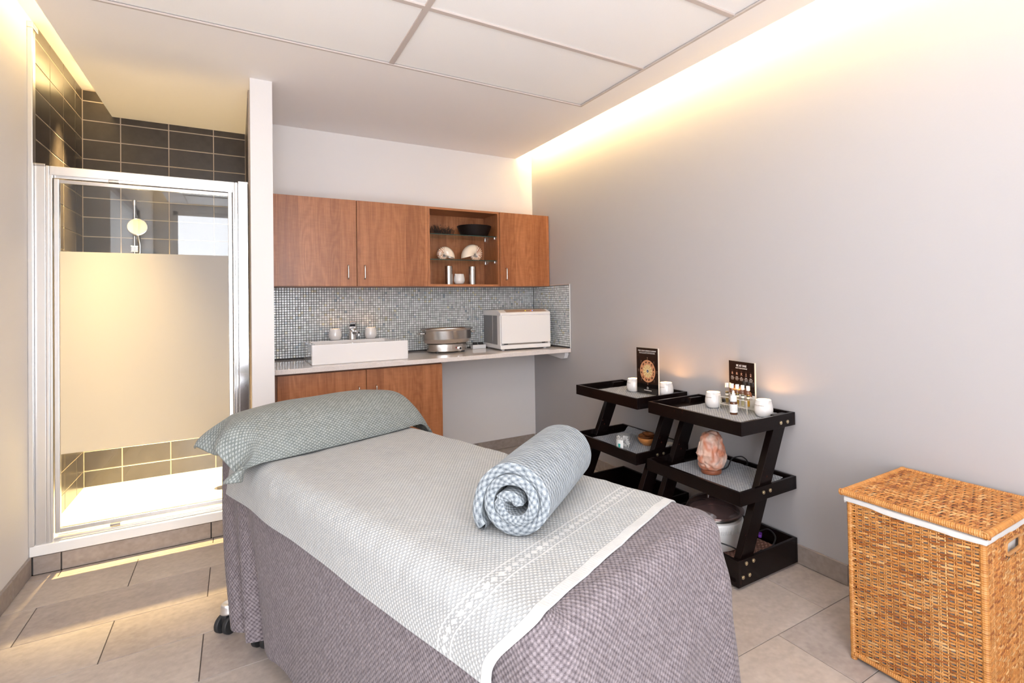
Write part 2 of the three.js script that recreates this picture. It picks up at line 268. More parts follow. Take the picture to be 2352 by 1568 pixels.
{ // skirting of cut floor tile
  const mk = (name, list) => { const b = struct(name); for (const [geo, pos, ry] of list) { const m = part('skirting_tile', geo, M.skirtTile, b); m.position.set(...pos); m.rotation.y = ry; } };
  const run = (a, b, joints) => { const e = [a, ...joints.filter((j) => j > a + 0.01 && j < b - 0.01), b]; return e.slice(1).map((x, i) => [e[i], x]); };
  const joints = (o) => Array.from({ length: 12 }, (_, i) => o + 0.607 * i);
  mk('baseboard_right', run(0.012, ZR, joints(-0.24)).map(([a, b]) => [tileGeo(b - a - 0.002, 0.088, 0.01, 0.002), [0, 0.046, (a + b) / 2], -Math.PI / 2]));
  mk('baseboard_back', run(-1.03, -0.011, joints(-2.37)).map(([a, b]) => [tileGeo(b - a - 0.002, 0.08, 0.01, 0.002), [(a + b) / 2, 0.042, 0], 0]));
  mk('baseboard_left', run(ZD + 0.005, ZR, joints(0.9)).map(([a, b]) => [tileGeo(b - a - 0.002, 0.088, 0.011, 0.002), [XL, 0.046, (a + b) / 2], Math.PI / 2]));
  mk('trim_1', run(XL + 0.012, XP0, [-2.972, -2.372]).map(([a, b]) => [tileGeo(b - a - 0.005, 0.083, 0.012, 0.001), [(a + b) / 2, 0.043, ZD - 0.012], 0]));
  part('step_core', box(XL, XP0, 0, 0.082, 0.5, ZD - 0.011), M.groutDark, scene.getObjectByName('trim_1'));
}
{ // ceiling: plaster bulkhead at 2.50 m with light slots along both walls, a lay-in grid, and the slab above
  const c = struct('ceiling'), GX0 = -2.75, GX1 = -0.347, GZ = 1.31, BX0 = -2.93, BX1 = -0.16, T = 0.03;
  part('ceiling_slab', box(XL, 0, HS, HS + 0.1, ZS, ZR), M.ceiling, c);
  part('bulkhead_board', merge([box(BX0, XP1, H, H + T, ZS, GZ), box(XP1, BX1, H, H + T, 0, GZ), box(BX0, GX0, H, H + T, GZ, ZR), box(GX1, BX1, H, H + T, GZ, ZR)]), M.ceiling, c);
  part('grid_trim', merge([box(GX0, GX1, H - 0.002, H + 0.006, GZ, GZ + 0.012), box(GX0, GX0 + 0.012, H - 0.002, H + 0.006, GZ, ZR), box(GX1 - 0.012, GX1, H - 0.002, H + 0.006, GZ, ZR)]), M.gridBar, c);
  const xs = [GX0, -1.55, GX1], zs = [GZ]; for (let k = 1; k <= 6; k++) zs.push(GZ + 0.612 * k - (k === 6 ? 0 : 0));
  part('grid_bar', box(-1.55 - 0.012, -1.55 + 0.012, H + 0.001, H + 0.012, GZ, ZR), M.gridBar, c);
  for (let k = 1; k < zs.length; k++) if (zs[k] < ZR - 0.05) for (let i = 0; i < 2; i++) part('grid_bar', box(xs[i] + 0.012, xs[i + 1] - 0.012, H + 0.001, H + 0.012, zs[k] - 0.012, zs[k] + 0.012), M.gridBar, c);
  for (let k = 0; k < zs.length; k++) for (let i = 0; i < 2; i++) {
    const z1 = k + 1 < zs.length ? zs[k + 1] : ZR; if (z1 - zs[k] < 0.06) continue;
    const bx = [xs[i] + 0.008, xs[i + 1] - 0.008, zs[k] + 0.008, z1 - 0.008];
    if (k === 3) { // two added, unseen fill panels in the grid brighten floor and low walls
      const L = thing('fill_panel', 'added unseen fill light panel in the ceiling grid, ' + (i ? 'on the grey wall side' : 'on the shower side'), 'ceiling light', [(bx[0] + bx[1]) / 2, H + 0.012, (bx[2] + bx[3]) / 2], 0, 'added fill light panels'), hw = (bx[1] - bx[0]) / 2, hd = (bx[3] - bx[2]) / 2;
      part('housing', box(-hw, hw, 0.006, 0.05, -hd, hd), M.whitePlastic, L);
      part('light_diffuser', box(-hw + 0.015, hw - 0.015, 0, 0.006, -hd + 0.015, hd - 0.015), std({ color: lin(0.8, 0.8, 0.8), emissive: DAY, emissiveIntensity: LEVEL.panel, roughness: 0.6 }), L);
      areaLight(DAY, LEVEL.panel, 2 * hw - 0.03, 2 * hd - 0.03, [L.position.x, H + 0.008, L.position.z], [L.position.x, 0, L.position.z + 0.0001]);
    } else part('ceiling_tile', rbox(bx[0], bx[1], H + 0.009, H + 0.022, bx[2], bx[3], 0.002), M.ceilTile, c);
  }
}
// light strips lying on the bulkhead, hidden behind its edge, one along each side wall
for (const [name, x, dir, z0, lvl] of [['slot along the grey wall beside the trolleys', -0.195, 1, 0.01, LEVEL.cove], ['slot along the shower side wall', -2.895, -1, ZS + 0.01, LEVEL.coveLeft]]) {
  const L = thing('cove_light', 'warm light strip lying hidden in the ceiling ' + name, 'light strip', [x, H + 0.03, (z0 + ZR) / 2], 0, 'cove light strips');
  const len = ZR - z0 - 0.04;
  part('channel', box(-0.015, 0.015, 0, 0.106, -len / 2, len / 2), M.alu, L);
  part('light_strip', box(dir > 0 ? 0.015 : -0.019, dir > 0 ? 0.019 : -0.015, 0.066, 0.1, -len / 2, len / 2), std({ color: lin(0.8, 0.7, 0.5), emissive: WARM, emissiveIntensity: 3, roughness: 0.5 }), L);
  areaLight(WARM, lvl, len, 0.034, [x + dir * 0.022, H + 0.113, (z0 + ZR) / 2], [x + dir, H + 0.113, (z0 + ZR) / 2]);
}
// ------------------------------------------------------------ shower
{ // wall tiles 252 x 124 mm, stack bond
  const PX = 0.2545, PY = 0.1243, Y0 = 2.585, yTop = 2.655;
  const rows = []; for (let k = -1; k < 21; k++) rows.push([Y0 - PY * (k + 1), Math.min(yTop, Y0 - PY * k)]);
  const add = (parent, horiz, a0, a1, y0, y1, place) => {
    y0 = Math.max(y0, 0.1); if (y1 - y0 < 0.02 || a1 - a0 < 0.01) return;
    const m = part('wall_tile', tileGeo(a1 - a0 - 0.0058, y1 - y0 - 0.0058, 0.008, 0.0012), M.showerTiles[Math.floor(rnd() * 2)], parent); place(m, (a0 + a1) / 2, (y0 + y1) / 2);
  };
  const backCuts = [XL + 0.008, -2.888, -2.888 + PX, -2.888 + 2 * PX, XP0 - 0.008], sideCuts = [ZS + 0.008, -0.173, -0.173 + PX, -0.173 + 2 * PX, 0.585];
  for (const [y0, y1] of rows) for (let i = 0; i < 4; i++) {
    add(wallShower, 1, backCuts[i], backCuts[i + 1], y0, y1, (m, a, y) => m.position.set(a, y, ZS));
    add(wallLeft, 0, sideCuts[i], sideCuts[i + 1], y0, y1, (m, a, y) => { m.position.set(XL, y, a); m.rotation.y = Math.PI / 2; });
    if (y0 < H) add(wallPart, 0, sideCuts[i], sideCuts[i + 1], y0, Math.min(y1, H - 0.005), (m, a, y) => { m.position.set(XP0, y, a); m.rotation.y = -Math.PI / 2; });
  }
  part('tile_grout', box(XL, XL + 0.0068, 0.08, yTop, ZS, 0.583), M.groutLight, wallLeft);
  part('tile_grout', box(XP0 - 0.0068, XP0, 0.08, H, ZS, 0.583), M.groutLight, wallPart);
  part('tile_grout', box(XL, XP0, 0.08, yTop, ZS, ZS + 0.0068), M.groutLight, wallShower);
  const t = struct('trim_2'); part('edge_profile', merge([rbox(XL, XL + 0.012, 0.137, 2.6, 0.586, 0.655, 0.003), rbox(XL, XL + 0.02, 0.137, 2.6, 0.652, 0.664, 0.003)]), M.alu, t);
  part('profile_cap', rbox(XL, XL + 0.022, 2.6, 2.628, 0.584, 0.666, 0.003), M.alu, t);
}
{ // tray
  const x0 = XL + 0.009, x1 = XP0 - 0.009, z0 = ZS + 0.009, z1 = 0.62, zi = 0.56;
  const sh = new THREE.Shape(); const rect = (p, a, b, c, d, r) => { p.moveTo(a + r, c); p.lineTo(b - r, c); p.quadraticCurveTo(b, c, b, c + r); p.lineTo(b, d - r); p.quadraticCurveTo(b, d, b - r, d); p.lineTo(a + r, d); p.quadraticCurveTo(a, d, a, d - r); p.lineTo(a, c + r); p.quadraticCurveTo(a, c, a + r, c); };
  rect(sh, x0, x1, -z1, -z0, 0.004); const hole = new THREE.Path(); rect(hole, x0 + 0.035, x1 - 0.035, -zi, -(z0 + 0.035), 0.05); sh.holes.push(hole);
  const rim = new THREE.ExtrudeGeometry(sh, { depth: 0.024, bevelEnabled: true, bevelSize: 0.004, bevelThickness: 0.004, bevelSegments: 2, curveSegments: 8 }); rim.rotateX(-Math.PI / 2); rim.translate(0, 0.094, 0);
  const t = thing('shower_tray', 'white shower tray with a raised sill on the grey tiled step', 'shower tray');
  part('rim', rim, M.acrylicWhite, t);
  part('basin', rbox(x0 + 0.03, x1 - 0.03, 0.084, 0.098, z0 + 0.03, zi + 0.005, 0.003), M.acrylicWhite, t);
  part('sill', rbox(XL + 0.001, XP0 - 0.001, 0.087, 0.137, 0.57, ZD + 0.004, 0.005, 2), M.acrylicWhite, t);
  part('drain', merge([cyl(0.045, 0.045, 0.006, -2.33, 0.101, 0.1, 32)]), M.chrome, t, 'round chrome drain');
}
{ // pivot door in an aluminium frame
  const t = thing('shower_door', 'aluminium framed pivot shower door with a wide frosted band across the glass', 'shower door', [0, 0, 0]);
  const zf = 0.645, zb = 0.598, y0 = 0.137, y1 = 1.949;
  const post = (a, b, c, d, za, zz) => rbox(a, b, c, d, za, zz, 0.003, 1);
  part('wall_channel', post(-3.072, -3.026, y0, y1 - 0.003, zb, zf - 0.004), M.alu, t);
  part('jamb', merge([post(-3.026, -3.012, y0, y1, zb, zf), post(-3.013, -3.002, y0, y1 - 0.04, zb + 0.004, zf - 0.002)]), M.alu, t);
  part('channel_cap', rbox(-3.073, -3.027, y1 - 0.004, y1 + 0.008, zb - 0.001, zf - 0.003, 0.002), M.steel, t);
  part('wall_channel', post(-2.237, -2.188, y0, y1 - 0.003, zb, zf - 0.004), M.chrome, t);
  part('jamb', merge([post(-2.252, -2.237, y0, y1, zb, zf), post(-2.262, -2.251, y0, y1 - 0.04, zb + 0.004, zf - 0.002)]), M.chrome, t);
  part('channel_cap', rbox(-2.236, -2.187, y1 - 0.004, y1 + 0.008, zb - 0.001, zf - 0.003, 0.002), M.steel, t);
  part('head_rail', merge([post(-3.012, -2.252, 1.905, 1.949, zb, zf), box(-3.0, -2.26, 1.896, 1.906, zb + 0.005, zb + 0.02)]), M.alu, t);
  part('threshold', merge([post(-3.012, -2.252, y0, y0 + 0.016, zb, zf - 0.006), post(-3.012, -2.252, y0 + 0.012, y0 + 0.024, zb, zb + 0.012)]), M.alu, t);
  const d = new THREE.Group(); d.name = 'door_leaf'; t.add(d);
  const za = 0.612, zz = 0.636;
  part('stile', post(-2.999, -2.979, 0.172, 1.890, za, zz), M.alu, d); part('stile', post(-2.284, -2.264, 0.172, 1.894, za, zz), M.alu, d);
  part('door_rail', post(-2.98, -2.283, 1.869, 1.888, za, zz), M.chrome, d); part('door_rail', post(-2.98, -2.283, 0.172, 0.194, za, zz), M.alu, d);
  part('glass_pane', box(-2.979, -2.284, 0.194, 1.869, 0.622, 0.627), M.glass, d, 'clear glass pane');
  part('frosted_film', box(-2.9785, -2.2845, 0.548, 1.536, 0.6275, 0.6285), M.frost, d, 'frosted film band');
  for (const y of [1.899, 0.163]) part('pivot_hinge', rbox(-2.795, -2.755, y - 0.006, y + 0.006, 0.615, 0.637, 0.002), M.steel, d);
}
{ // rail and hand shower
  const r = thing('shower_rail', 'slim vertical chrome shower rail on the dark tiled wall', 'shower rail', [-2.812, 1.1, -0.29]);
  part('pole', cyl(0.009, 0.009, 0.86, 0, 0.43, 0, 20), M.chrome, r);
  for (const y of [0.02, 0.84]) part('bracket', merge([cyl(0.015, 0.015, 0.03, 0, y, 0, 20), cyl(0.009, 0.011, 0.05, 0, y, -0.026, 16, 'z')]), M.chrome, r);
  const h = thing('hand_shower', 'round chrome hand shower with curved handle clipped on the rail', 'shower head', [-2.79, 1.777, -0.235]);
  const head = lathe([[0, 0.012], [0.052, 0.010], [0.057, 0.004], [0.055, -0.004], [0.03, -0.014], [0, -0.016]], 40); head.rotateX(Math.PI / 2 - 0.1);
  part('spray_head', head, M.chrome, h);
  part('spray_face', (() => { const g = cyl(0.05, 0.05, 0.002, 0, 0.012, 0, 40); g.rotateX(Math.PI / 2 - 0.1); return g; })(), std({ color: lin(0.2, 0.19, 0.18), roughness: 0.5 }), h);
  part('handle', tube([[0, -0.035, -0.008], [0.005, -0.07, -0.006], [0.012, -0.12, -0.004], [0.01, -0.2, -0.006], [0.006, -0.26, -0.012]], 0.011, 40, 12), M.chrome, h);
  part('holder', merge([rbox(-0.04, 0.02, -0.16, -0.12, -0.07, -0.012, 0.006)]), M.chrome, h);
}
{ // small spotlight up in the slot over the shower
  const s = thing('shower_spotlight', 'small warm spotlight tucked up in the slot above the shower tray', 'spotlight', [-2.96, 2.60, 0.17]);
  part('lamp_body', merge([cyl(0.03, 0.026, 0.05, 0, 0.035, 0, 24)]), M.whitePlastic, s);
  part('lamp_lens', cyl(0.022, 0.022, 0.004, 0, 0.008, 0, 24), std({ color: lin(0.8, 0.7, 0.5), emissive: WARM, emissiveIntensity: 8 }), s);
  const l = new THREE.SpotLight(WARM, LEVEL.spot, 6, 31 * DEG, 1, 2); l.position.set(-2.96, 2.6, 0.17); l.target.position.set(-2.46, 0.1, 0.17); l.shadow.radius = 1.2; scene.add(l); scene.add(l.target);
}
// ------------------------------------------------------------ kitchenette
{ // mosaic splashback: 15 mm glass chips on a 17 mm pitch, standing 3 mm proud of dark grout
  const y0 = 0.8765, y1 = 1.3765, P = 0.0169, chip = tileGeo(0.0142, 0.0142, 0.004, 0.0014);
  const tone = () => { const a = rnd(), v = rr(0.52, 0.78), c = rnd(); return a < 0.03 ? lin(v * 0.62, v * 0.72, v * 0.80) : a < 0.06 ? lin(v * 0.95, v * 0.92, v * 0.70) : lin(v * (0.93 + 0.05 * c), v, v * (0.98 + 0.04 * c)); };
  const lay = (parent, cols, place, a0) => {
    const rows = Math.floor((y1 - y0) / P), im = new THREE.InstancedMesh(chip, M.mosaic, cols * rows), o = new THREE.Object3D(); im.name = 'mosaic_chips'; im.userData.kind = 'stuff'; let k = 0;
    for (let j = 0; j < rows; j++) for (let i = 0; i < cols; i++) { place(o, a0 + (i + 0.5) * P, y1 - (j + 0.5) * P); o.rotation.x += rr(-0.02, 0.02); o.rotation.y += rr(-0.02, 0.02); o.updateMatrix(); im.setMatrixAt(k, o.matrix); im.setColorAt(k, tone()); k++; }
    parent.add(im); return rows;
  };
  part('splashback_grout', box(XP1, 0, y0, y1 + 0.002, 0, 0.003), M.groutDark, wallBack);
  part('splashback_grout', box(-0.003, 0, y0, y1 + 0.002, 0.003, 0.602), M.groutDark, wallRight);
  lay(wallBack, Math.floor(2.064 / P), (o, a, y) => { o.position.set(a, y, 0.0008); o.rotation.set(0, 0, 0); }, XP1 + 0.002);
  lay(wallRight, Math.floor(0.596 / P), (o, a, y) => { o.position.set(-0.0008, y, a); o.rotation.set(0, -Math.PI / 2, 0); }, 0.005);
  part('tile_trim', merge([rbox(-0.010, 0, y0, y1 + 0.012, 0.601, 0.609, 0.002), rbox(-0.008, 0, y1 + 0.003, y1 + 0.011, 0.306, 0.603, 0.002)]), M.alu, wallRight, 'slim metal edge trim');
}
const shiftUV = (g, du, dv) => { const a = g.attributes.uv; for (let i = 0; i < a.count; i++) a.setXY(i, a.getX(i) + du, a.getY(i) + dv); return g; };
function barHandle(len, parent, x, y, z) { const k = len / 2 - 0.006; part('handle', tube([[x, y + k, z - 0.004], [x, y + k, z + 0.014], [x, y + k - 0.006, z + 0.024], [x, y, z + 0.025], [x, y - k + 0.006, z + 0.024], [x, y - k, z + 0.014], [x, y - k, z - 0.004]], 0.0048, 48, 10), M.steel, parent, 'brushed bow handle'); }
{ // wall units
  const y0 = 1.377, y1 = 1.97, zb = 0.274, zf = 0.293;
  const unit = (x0, x1, label, hx, du, dv) => {
    const u = thing('wall_cabinet', label, 'cabinet', [x0, y0, 0.005], 0, 'wall cabinets above the splashback'), w = x1 - x0, h = y1 - y0;
    part('body', shiftUV(box(0.001, w - 0.001, 0, h, 0, zb - 0.006), du, dv), M.wood, u);
    const d = part('door', shiftUV(rbox(0.0015, w - 0.0015, 0.001, h - 0.001, zb - 0.004, zf - 0.005, 0.0012), du, dv), M.wood, u);
    barHandle(0.104, d, hx - x0, 1.474 - y0, zf - 0.005);
  };
  unit(-2.06, -1.542, 'walnut wall cabinet touching the white partition, above the sink', -1.6, 0.13, 0.2);
  unit(-1.541, -1.042, 'walnut wall cabinet between the end cabinet over the sink and the open shelves', -1.492, 0.52, 0.77);
  unit(-0.459, -0.004, 'narrow walnut wall cabinet against the grey wall above the white towel warmer', -0.411, 0.86, 0.31);
  const u = thing('shelf_unit', 'open walnut wall shelf unit with two glass shelves', 'shelf', [-1.041, y0, 0.005]), w = 0.581, h = y1 - y0, t = 0.016, d = 0.281;
  part('side_panel', shiftUV(box(0, t, 0, h, 0, d), 0.3, 0.1), M.wood, u); part('side_panel', shiftUV(box(w - t, w, 0, h, 0, d), 0.3, 0.1), M.wood, u);
  part('top_panel', uvm(box(t, w - t, h - t, h, 0, d), true), M.wood, u); part('bottom_panel', uvm(box(t, w - t, 0, t, 0, d), true), M.wood, u);
  part('back_panel', shiftUV(box(t, w - t, t, h - t, 0, 0.008), 0.05, 0.4), M.wood, u);
  for (const y of [0.2, 0.392]) {
    const s = part('glass_shelf', box(t + 0.001, w - t - 0.001, y, y + 0.006, 0.010, 0.262), M.shelfGlass, u, 'glass shelf');
    part('shelf_edge', merge([box(t + 0.001, w - t - 0.001, y, y + 0.006, 0.2621, 0.264)]), M.shelfEdge, s, 'green polished glass edge');
    for (const x of [t + 0.006, w - t - 0.006]) for (const z of [0.05, 0.235]) part('shelf_pin', merge([cyl(0.006, 0.006, 0.012, x, y - 0.005, z, 14), cyl(0.003, 0.003, 0.012, x, y - 0.012, z, 10, 'x')]), M.alu, u);
  }
  part('screw_cap', cyl(0.006, 0.006, 0.003, 0.19, 0.5, 0.009, 16, 'z'), M.woodEdge, u);
}
{ // worktop, base cabinet, bracket
  one('countertop', merge([rbox(XP1 + 0.001, -0.002, 0.846, 0.876, 0.0, 0.605, 0.003, 2)]), M.quartz, 'pale speckled stone countertop running from the partition to the grey wall', 'countertop');
  const u = thing('base_cabinet', 'walnut two-door base cabinet under the sink end of the countertop', 'cabinet', [-2.06, 0, 0.004]);
  part('body', shiftUV(merge([box(0, 1.022, 0.1, 0.828, 0.0, 0.532)]), 0.4, 0.4), M.wood, u);
  part('plinth', box(0.01, 1.012, 0, 0.1, 0.02, 0.48), M.woodEdge, u);
  part('filler_strip', box(0, 0.012, 0.1, 0.835, 0.532, 0.548), M.woodEdge, u);
  part('top_rail', box(0, 1.022, 0.828, 0.8455, 0.02, 0.535), M.woodEdge, u);
  for (const [a, b, hx, du] of [[0.0145, 0.5175, 0.472, 0.21], [0.5205, 1.0225, 0.579, 0.66]]) { const d = part('door', shiftUV(rbox(a, b, 0.105, 0.832, 0.535, 0.554, 0.0012), du, du * 2), M.wood, u); barHandle(0.104, d, hx, 0.68, 0.554); }
  const sh = new THREE.Shape([[0, 0], [0.30, 0], [0.30, -0.018], [0.285, -0.045], [0.24, -0.052], [0.0, -0.03]].map((p) => new THREE.Vector2(...p)));
  const g = new THREE.ExtrudeGeometry(sh, { depth: 0.03, bevelEnabled: true, bevelSize: 0.002, bevelThickness: 0.002, bevelSegments: 1 }); g.rotateY(-Math.PI / 2); g.translate(-0.006, 0.843, 0.27);
  one('counter_bracket', g, M.whitePlastic, 'white wedge bracket on the grey wall under the countertop end', 'bracket');
}
{ // vessel sink
  const x0 = -1.853, x1 = -1.254, z0 = 0.036, z1 = 0.503, Y = 0.8765, Yt = 1.003;
  const s = thing('vessel_sink', 'white rectangular ceramic sink sitting on the countertop', 'sink', [x0, Y, z0]);
  const w = x1 - x0, d = z1 - z0, h = Yt - Y, R = (p, a, b, c, e, r) => { p.moveTo(a + r, c); p.lineTo(b - r, c); p.quadraticCurveTo(b, c, b, c + r); p.lineTo(b, e - r); p.quadraticCurveTo(b, e, b - r, e); p.lineTo(a + r, e); p.quadraticCurveTo(a, e, a, e - r); p.lineTo(a, c + r); p.quadraticCurveTo(a, c, a + r, c); };
  const sh = new THREE.Shape(); R(sh, 0.004, w - 0.004, -d + 0.004, -0.004, 0.006); const ho = new THREE.Path(); R(ho, 0.024, w - 0.075, -d + 0.026, -0.12, 0.025); sh.holes.push(ho);
  const g = new THREE.ExtrudeGeometry(sh, { depth: h - 0.008, bevelEnabled: true, bevelSize: 0.004, bevelThickness: 0.004, bevelSegments: 3, curveSegments: 8 }); g.rotateX(-Math.PI / 2); g.translate(0, 0.004, 0);
  part('basin', merge([g, rbox(0.012, w - 0.06, 0.018, 0.032, 0.105, d - 0.012, 0.004)]), M.ceramic, s);
  part('waste', cyl(0.022, 0.022, 0.004, w / 2, 0.034, d / 2 + 0.04, 24), M.chrome, s, 'chrome waste plug');
  const f = thing('mixer_tap', 'short chrome mixer tap on the back deck of the sink', 'tap', [-1.542, Yt, 0.098]);
  part('tap_body', smoothLathe([[0.0, 0], [0.027, 0.0], [0.0275, 0.004], [0.026, 0.03], [0.0245, 0.052], [0.026, 0.062], [0.024, 0.072], [0, 0.074]], 36, 50), M.chrome, f);
  part('spout', merge([tube([[0.004, 0.045, 0.01], [0.012, 0.05, 0.05], [0.02, 0.049, 0.09], [0.023, 0.043, 0.112]], 0.0135, 30, 16), cyl(0.0135, 0.0135, 0.014, 0.023, 0.036, 0.112, 20)]), M.chrome, f);
  const lv = merge([rbox(-0.027, 0.027, 0.072, 0.094, -0.03, 0.026, 0.009, 3), (() => { const q = rbox(-0.022, 0.022, -0.004, 0.006, 0, 0.075, 0.004, 2); q.rotateX(-0.55); q.translate(0, 0.088, -0.015); return q; })()]);
  part('lever', lv, M.chrome, f); part('index_dot', cyl(0.004, 0.004, 0.003, 0, 0.083, 0.0265, 12, 'z'), M.black, f);
}
// candle cups: a white pouring cup with a lip; some burn
const cupPrint = canvasTex(512, 128, (c, w, h) => { c.fillStyle = '#dedad7'; c.fillRect(0, 0, w, h); c.fillStyle = '#8a7a62'; let x = 176; let k = 0; while (x < 336) { const q = 3 + (hash(k, 1, 5) * 5 | 0); c.fillRect(x, 36, q, 5); x += q + 2; k++; } for (x = 215; x < 300; x += 5) c.fillRect(x, 46, 3, 2); });
M.cup = phys({ map: cupPrint, roughness: 0.16, clearcoat: 0.4, clearcoatRoughness: 0.1 });
const cupShape = (() => {
  const out = new THREE.SplineCurve([[0, 0], [0.026, 0.0], [0.034, 0.004], [0.0415, 0.02], [0.043, 0.034], [0.0405, 0.055], [0.0365, 0.072], [0.0355, 0.0775]].map((p) => new THREE.Vector2(...p))).getPoints(26);
  const inn = new THREE.SplineCurve([[0.0345, 0.0785], [0.0330, 0.0765], [0.0345, 0.07], [0.0385, 0.05], [0.039, 0.03], [0.03, 0.008], [0, 0.006]].map((p) => new THREE.Vector2(...p))).getPoints(20);
  const g = new THREE.LatheGeometry([...out, ...inn], 48), p = g.attributes.position, uv = g.attributes.uv;
  for (let i = 0; i < p.count; i++) { // pinch a pouring lip at one side
    const x = p.getX(i), y = p.getY(i), z = p.getZ(i), a = Math.atan2(z, x), d = Math.atan2(Math.sin(a - Math.PI), Math.cos(a - Math.PI)), k = Math.exp(-(d * d) / 0.05) * sst(0.058, 0.078, y);
    p.setXYZ(i, x * (1 + 0.20 * k), y + 0.0015 * k, z * (1 + 0.20 * k)); uv.setY(i, 1 - clamp(1 - y / 0.0785, 0, 1));
  }
  g.computeVertexNormals(); return g;
})();
function candle(label, pos, turn, lit, level = LEVEL.candle, group = 'white candle cups') {
  const t = thing('candle_cup', label, 'candle', pos, turn, group);
  part('cup', cupShape, M.cup, t);
  part('wax', cyl(0.0365, 0.0365, 0.006, 0, 0.048, 0, 32), M.wax, t);
  part('wick', cyl(0.0012, 0.001, 0.01, 0, 0.056, 0, 8), M.black, t);
  if (lit) {
    part('flame', smoothLathe([[0, 0], [0.0035, 0.004], [0.0042, 0.008], [0.002, 0.015], [0, 0.02]], 12, 16).translate(0, 0.058, 0), M.flame, t);
    const l = new THREE.PointLight(lin(1, 0.5, 0.16), level, 3, 2); l.position.set(pos[0], pos[1] + 0.068, pos[2]); l.shadow.radius = 0.3; scene.add(l);
  }
  return t;
}
candle('lit white candle cup on the sink, between the partition and the tap', [-1.655, 1.0035, 0.09], 0.5, true, 0.006);
candle('lit white candle cup on the sink, between the tap and the steel pot', [-1.414, 1.0035, 0.09], 0.5, true, 0.006);
candle('unlit white candle cup on the shelf between two steel cylinders', [-0.757, 1.3985, 0.17], 0.35, false);
{ // electric pot
  const t = thing('steel_pot', 'oval stainless steel pot with side handles on its electric heater base', 'pot', [-0.876, 0.8765, 0.205]);
  const sq = (g, k = 0.72) => { g.scale(1, 1, k); g.computeVertexNormals(); return g; };
  part('pan', sq(lathe([[0.0, 0.068], [0.15, 0.068], [0.172, 0.076], [0.181, 0.09], [0.183, 0.1], [0.189, 0.104], [0.19, 0.165], [0.196, 0.17], [0.203, 0.178], [0.205, 0.181], [0.202, 0.183], [0.197, 0.178], [0.187, 0.17], [0.185, 0.1], [0.15, 0.075], [0, 0.075]], 64)), M.steel, t);
  part('heater_base', sq(lathe([[0, 0.010], [0.15, 0.010], [0.154, 0.014], [0.154, 0.062], [0.15, 0.068], [0, 0.068]], 64)), M.steel, t);
  for (const s of [-1, 1]) part('handle', tube([[s * 0.185, 0.148, -0.035], [s * 0.215, 0.150, -0.03], [s * 0.228, 0.151, 0], [s * 0.215, 0.150, 0.03], [s * 0.185, 0.148, 0.035]], 0.006, 40, 10), M.chrome, t);
  part('knob', merge([cyl(0.019, 0.018, 0.008, 0.062, 0.032, 0.105, 28, 'z'), cyl(0.012, 0.011, 0.016, 0.062, 0.032, 0.112, 24, 'z')]), M.chrome, t); part('knob_face', cyl(0.008, 0.008, 0.003, 0.062, 0.032, 0.1205, 20, 'z'), M.black, t);
  part('indicator_lamp', cyl(0.005, 0.005, 0.006, 0.034, 0.038, 0.109, 14, 'z'), std({ color: lin(0.25, 0.01, 0.01), roughness: 0.3 }), t);
  for (const [x, z] of [[-0.1, 0.07], [0.1, 0.07], [-0.1, -0.07], [0.1, -0.07]]) part('foot', cyl(0.012, 0.014, 0.012, x, 0.006, z, 16), M.blackRubber, t);
}
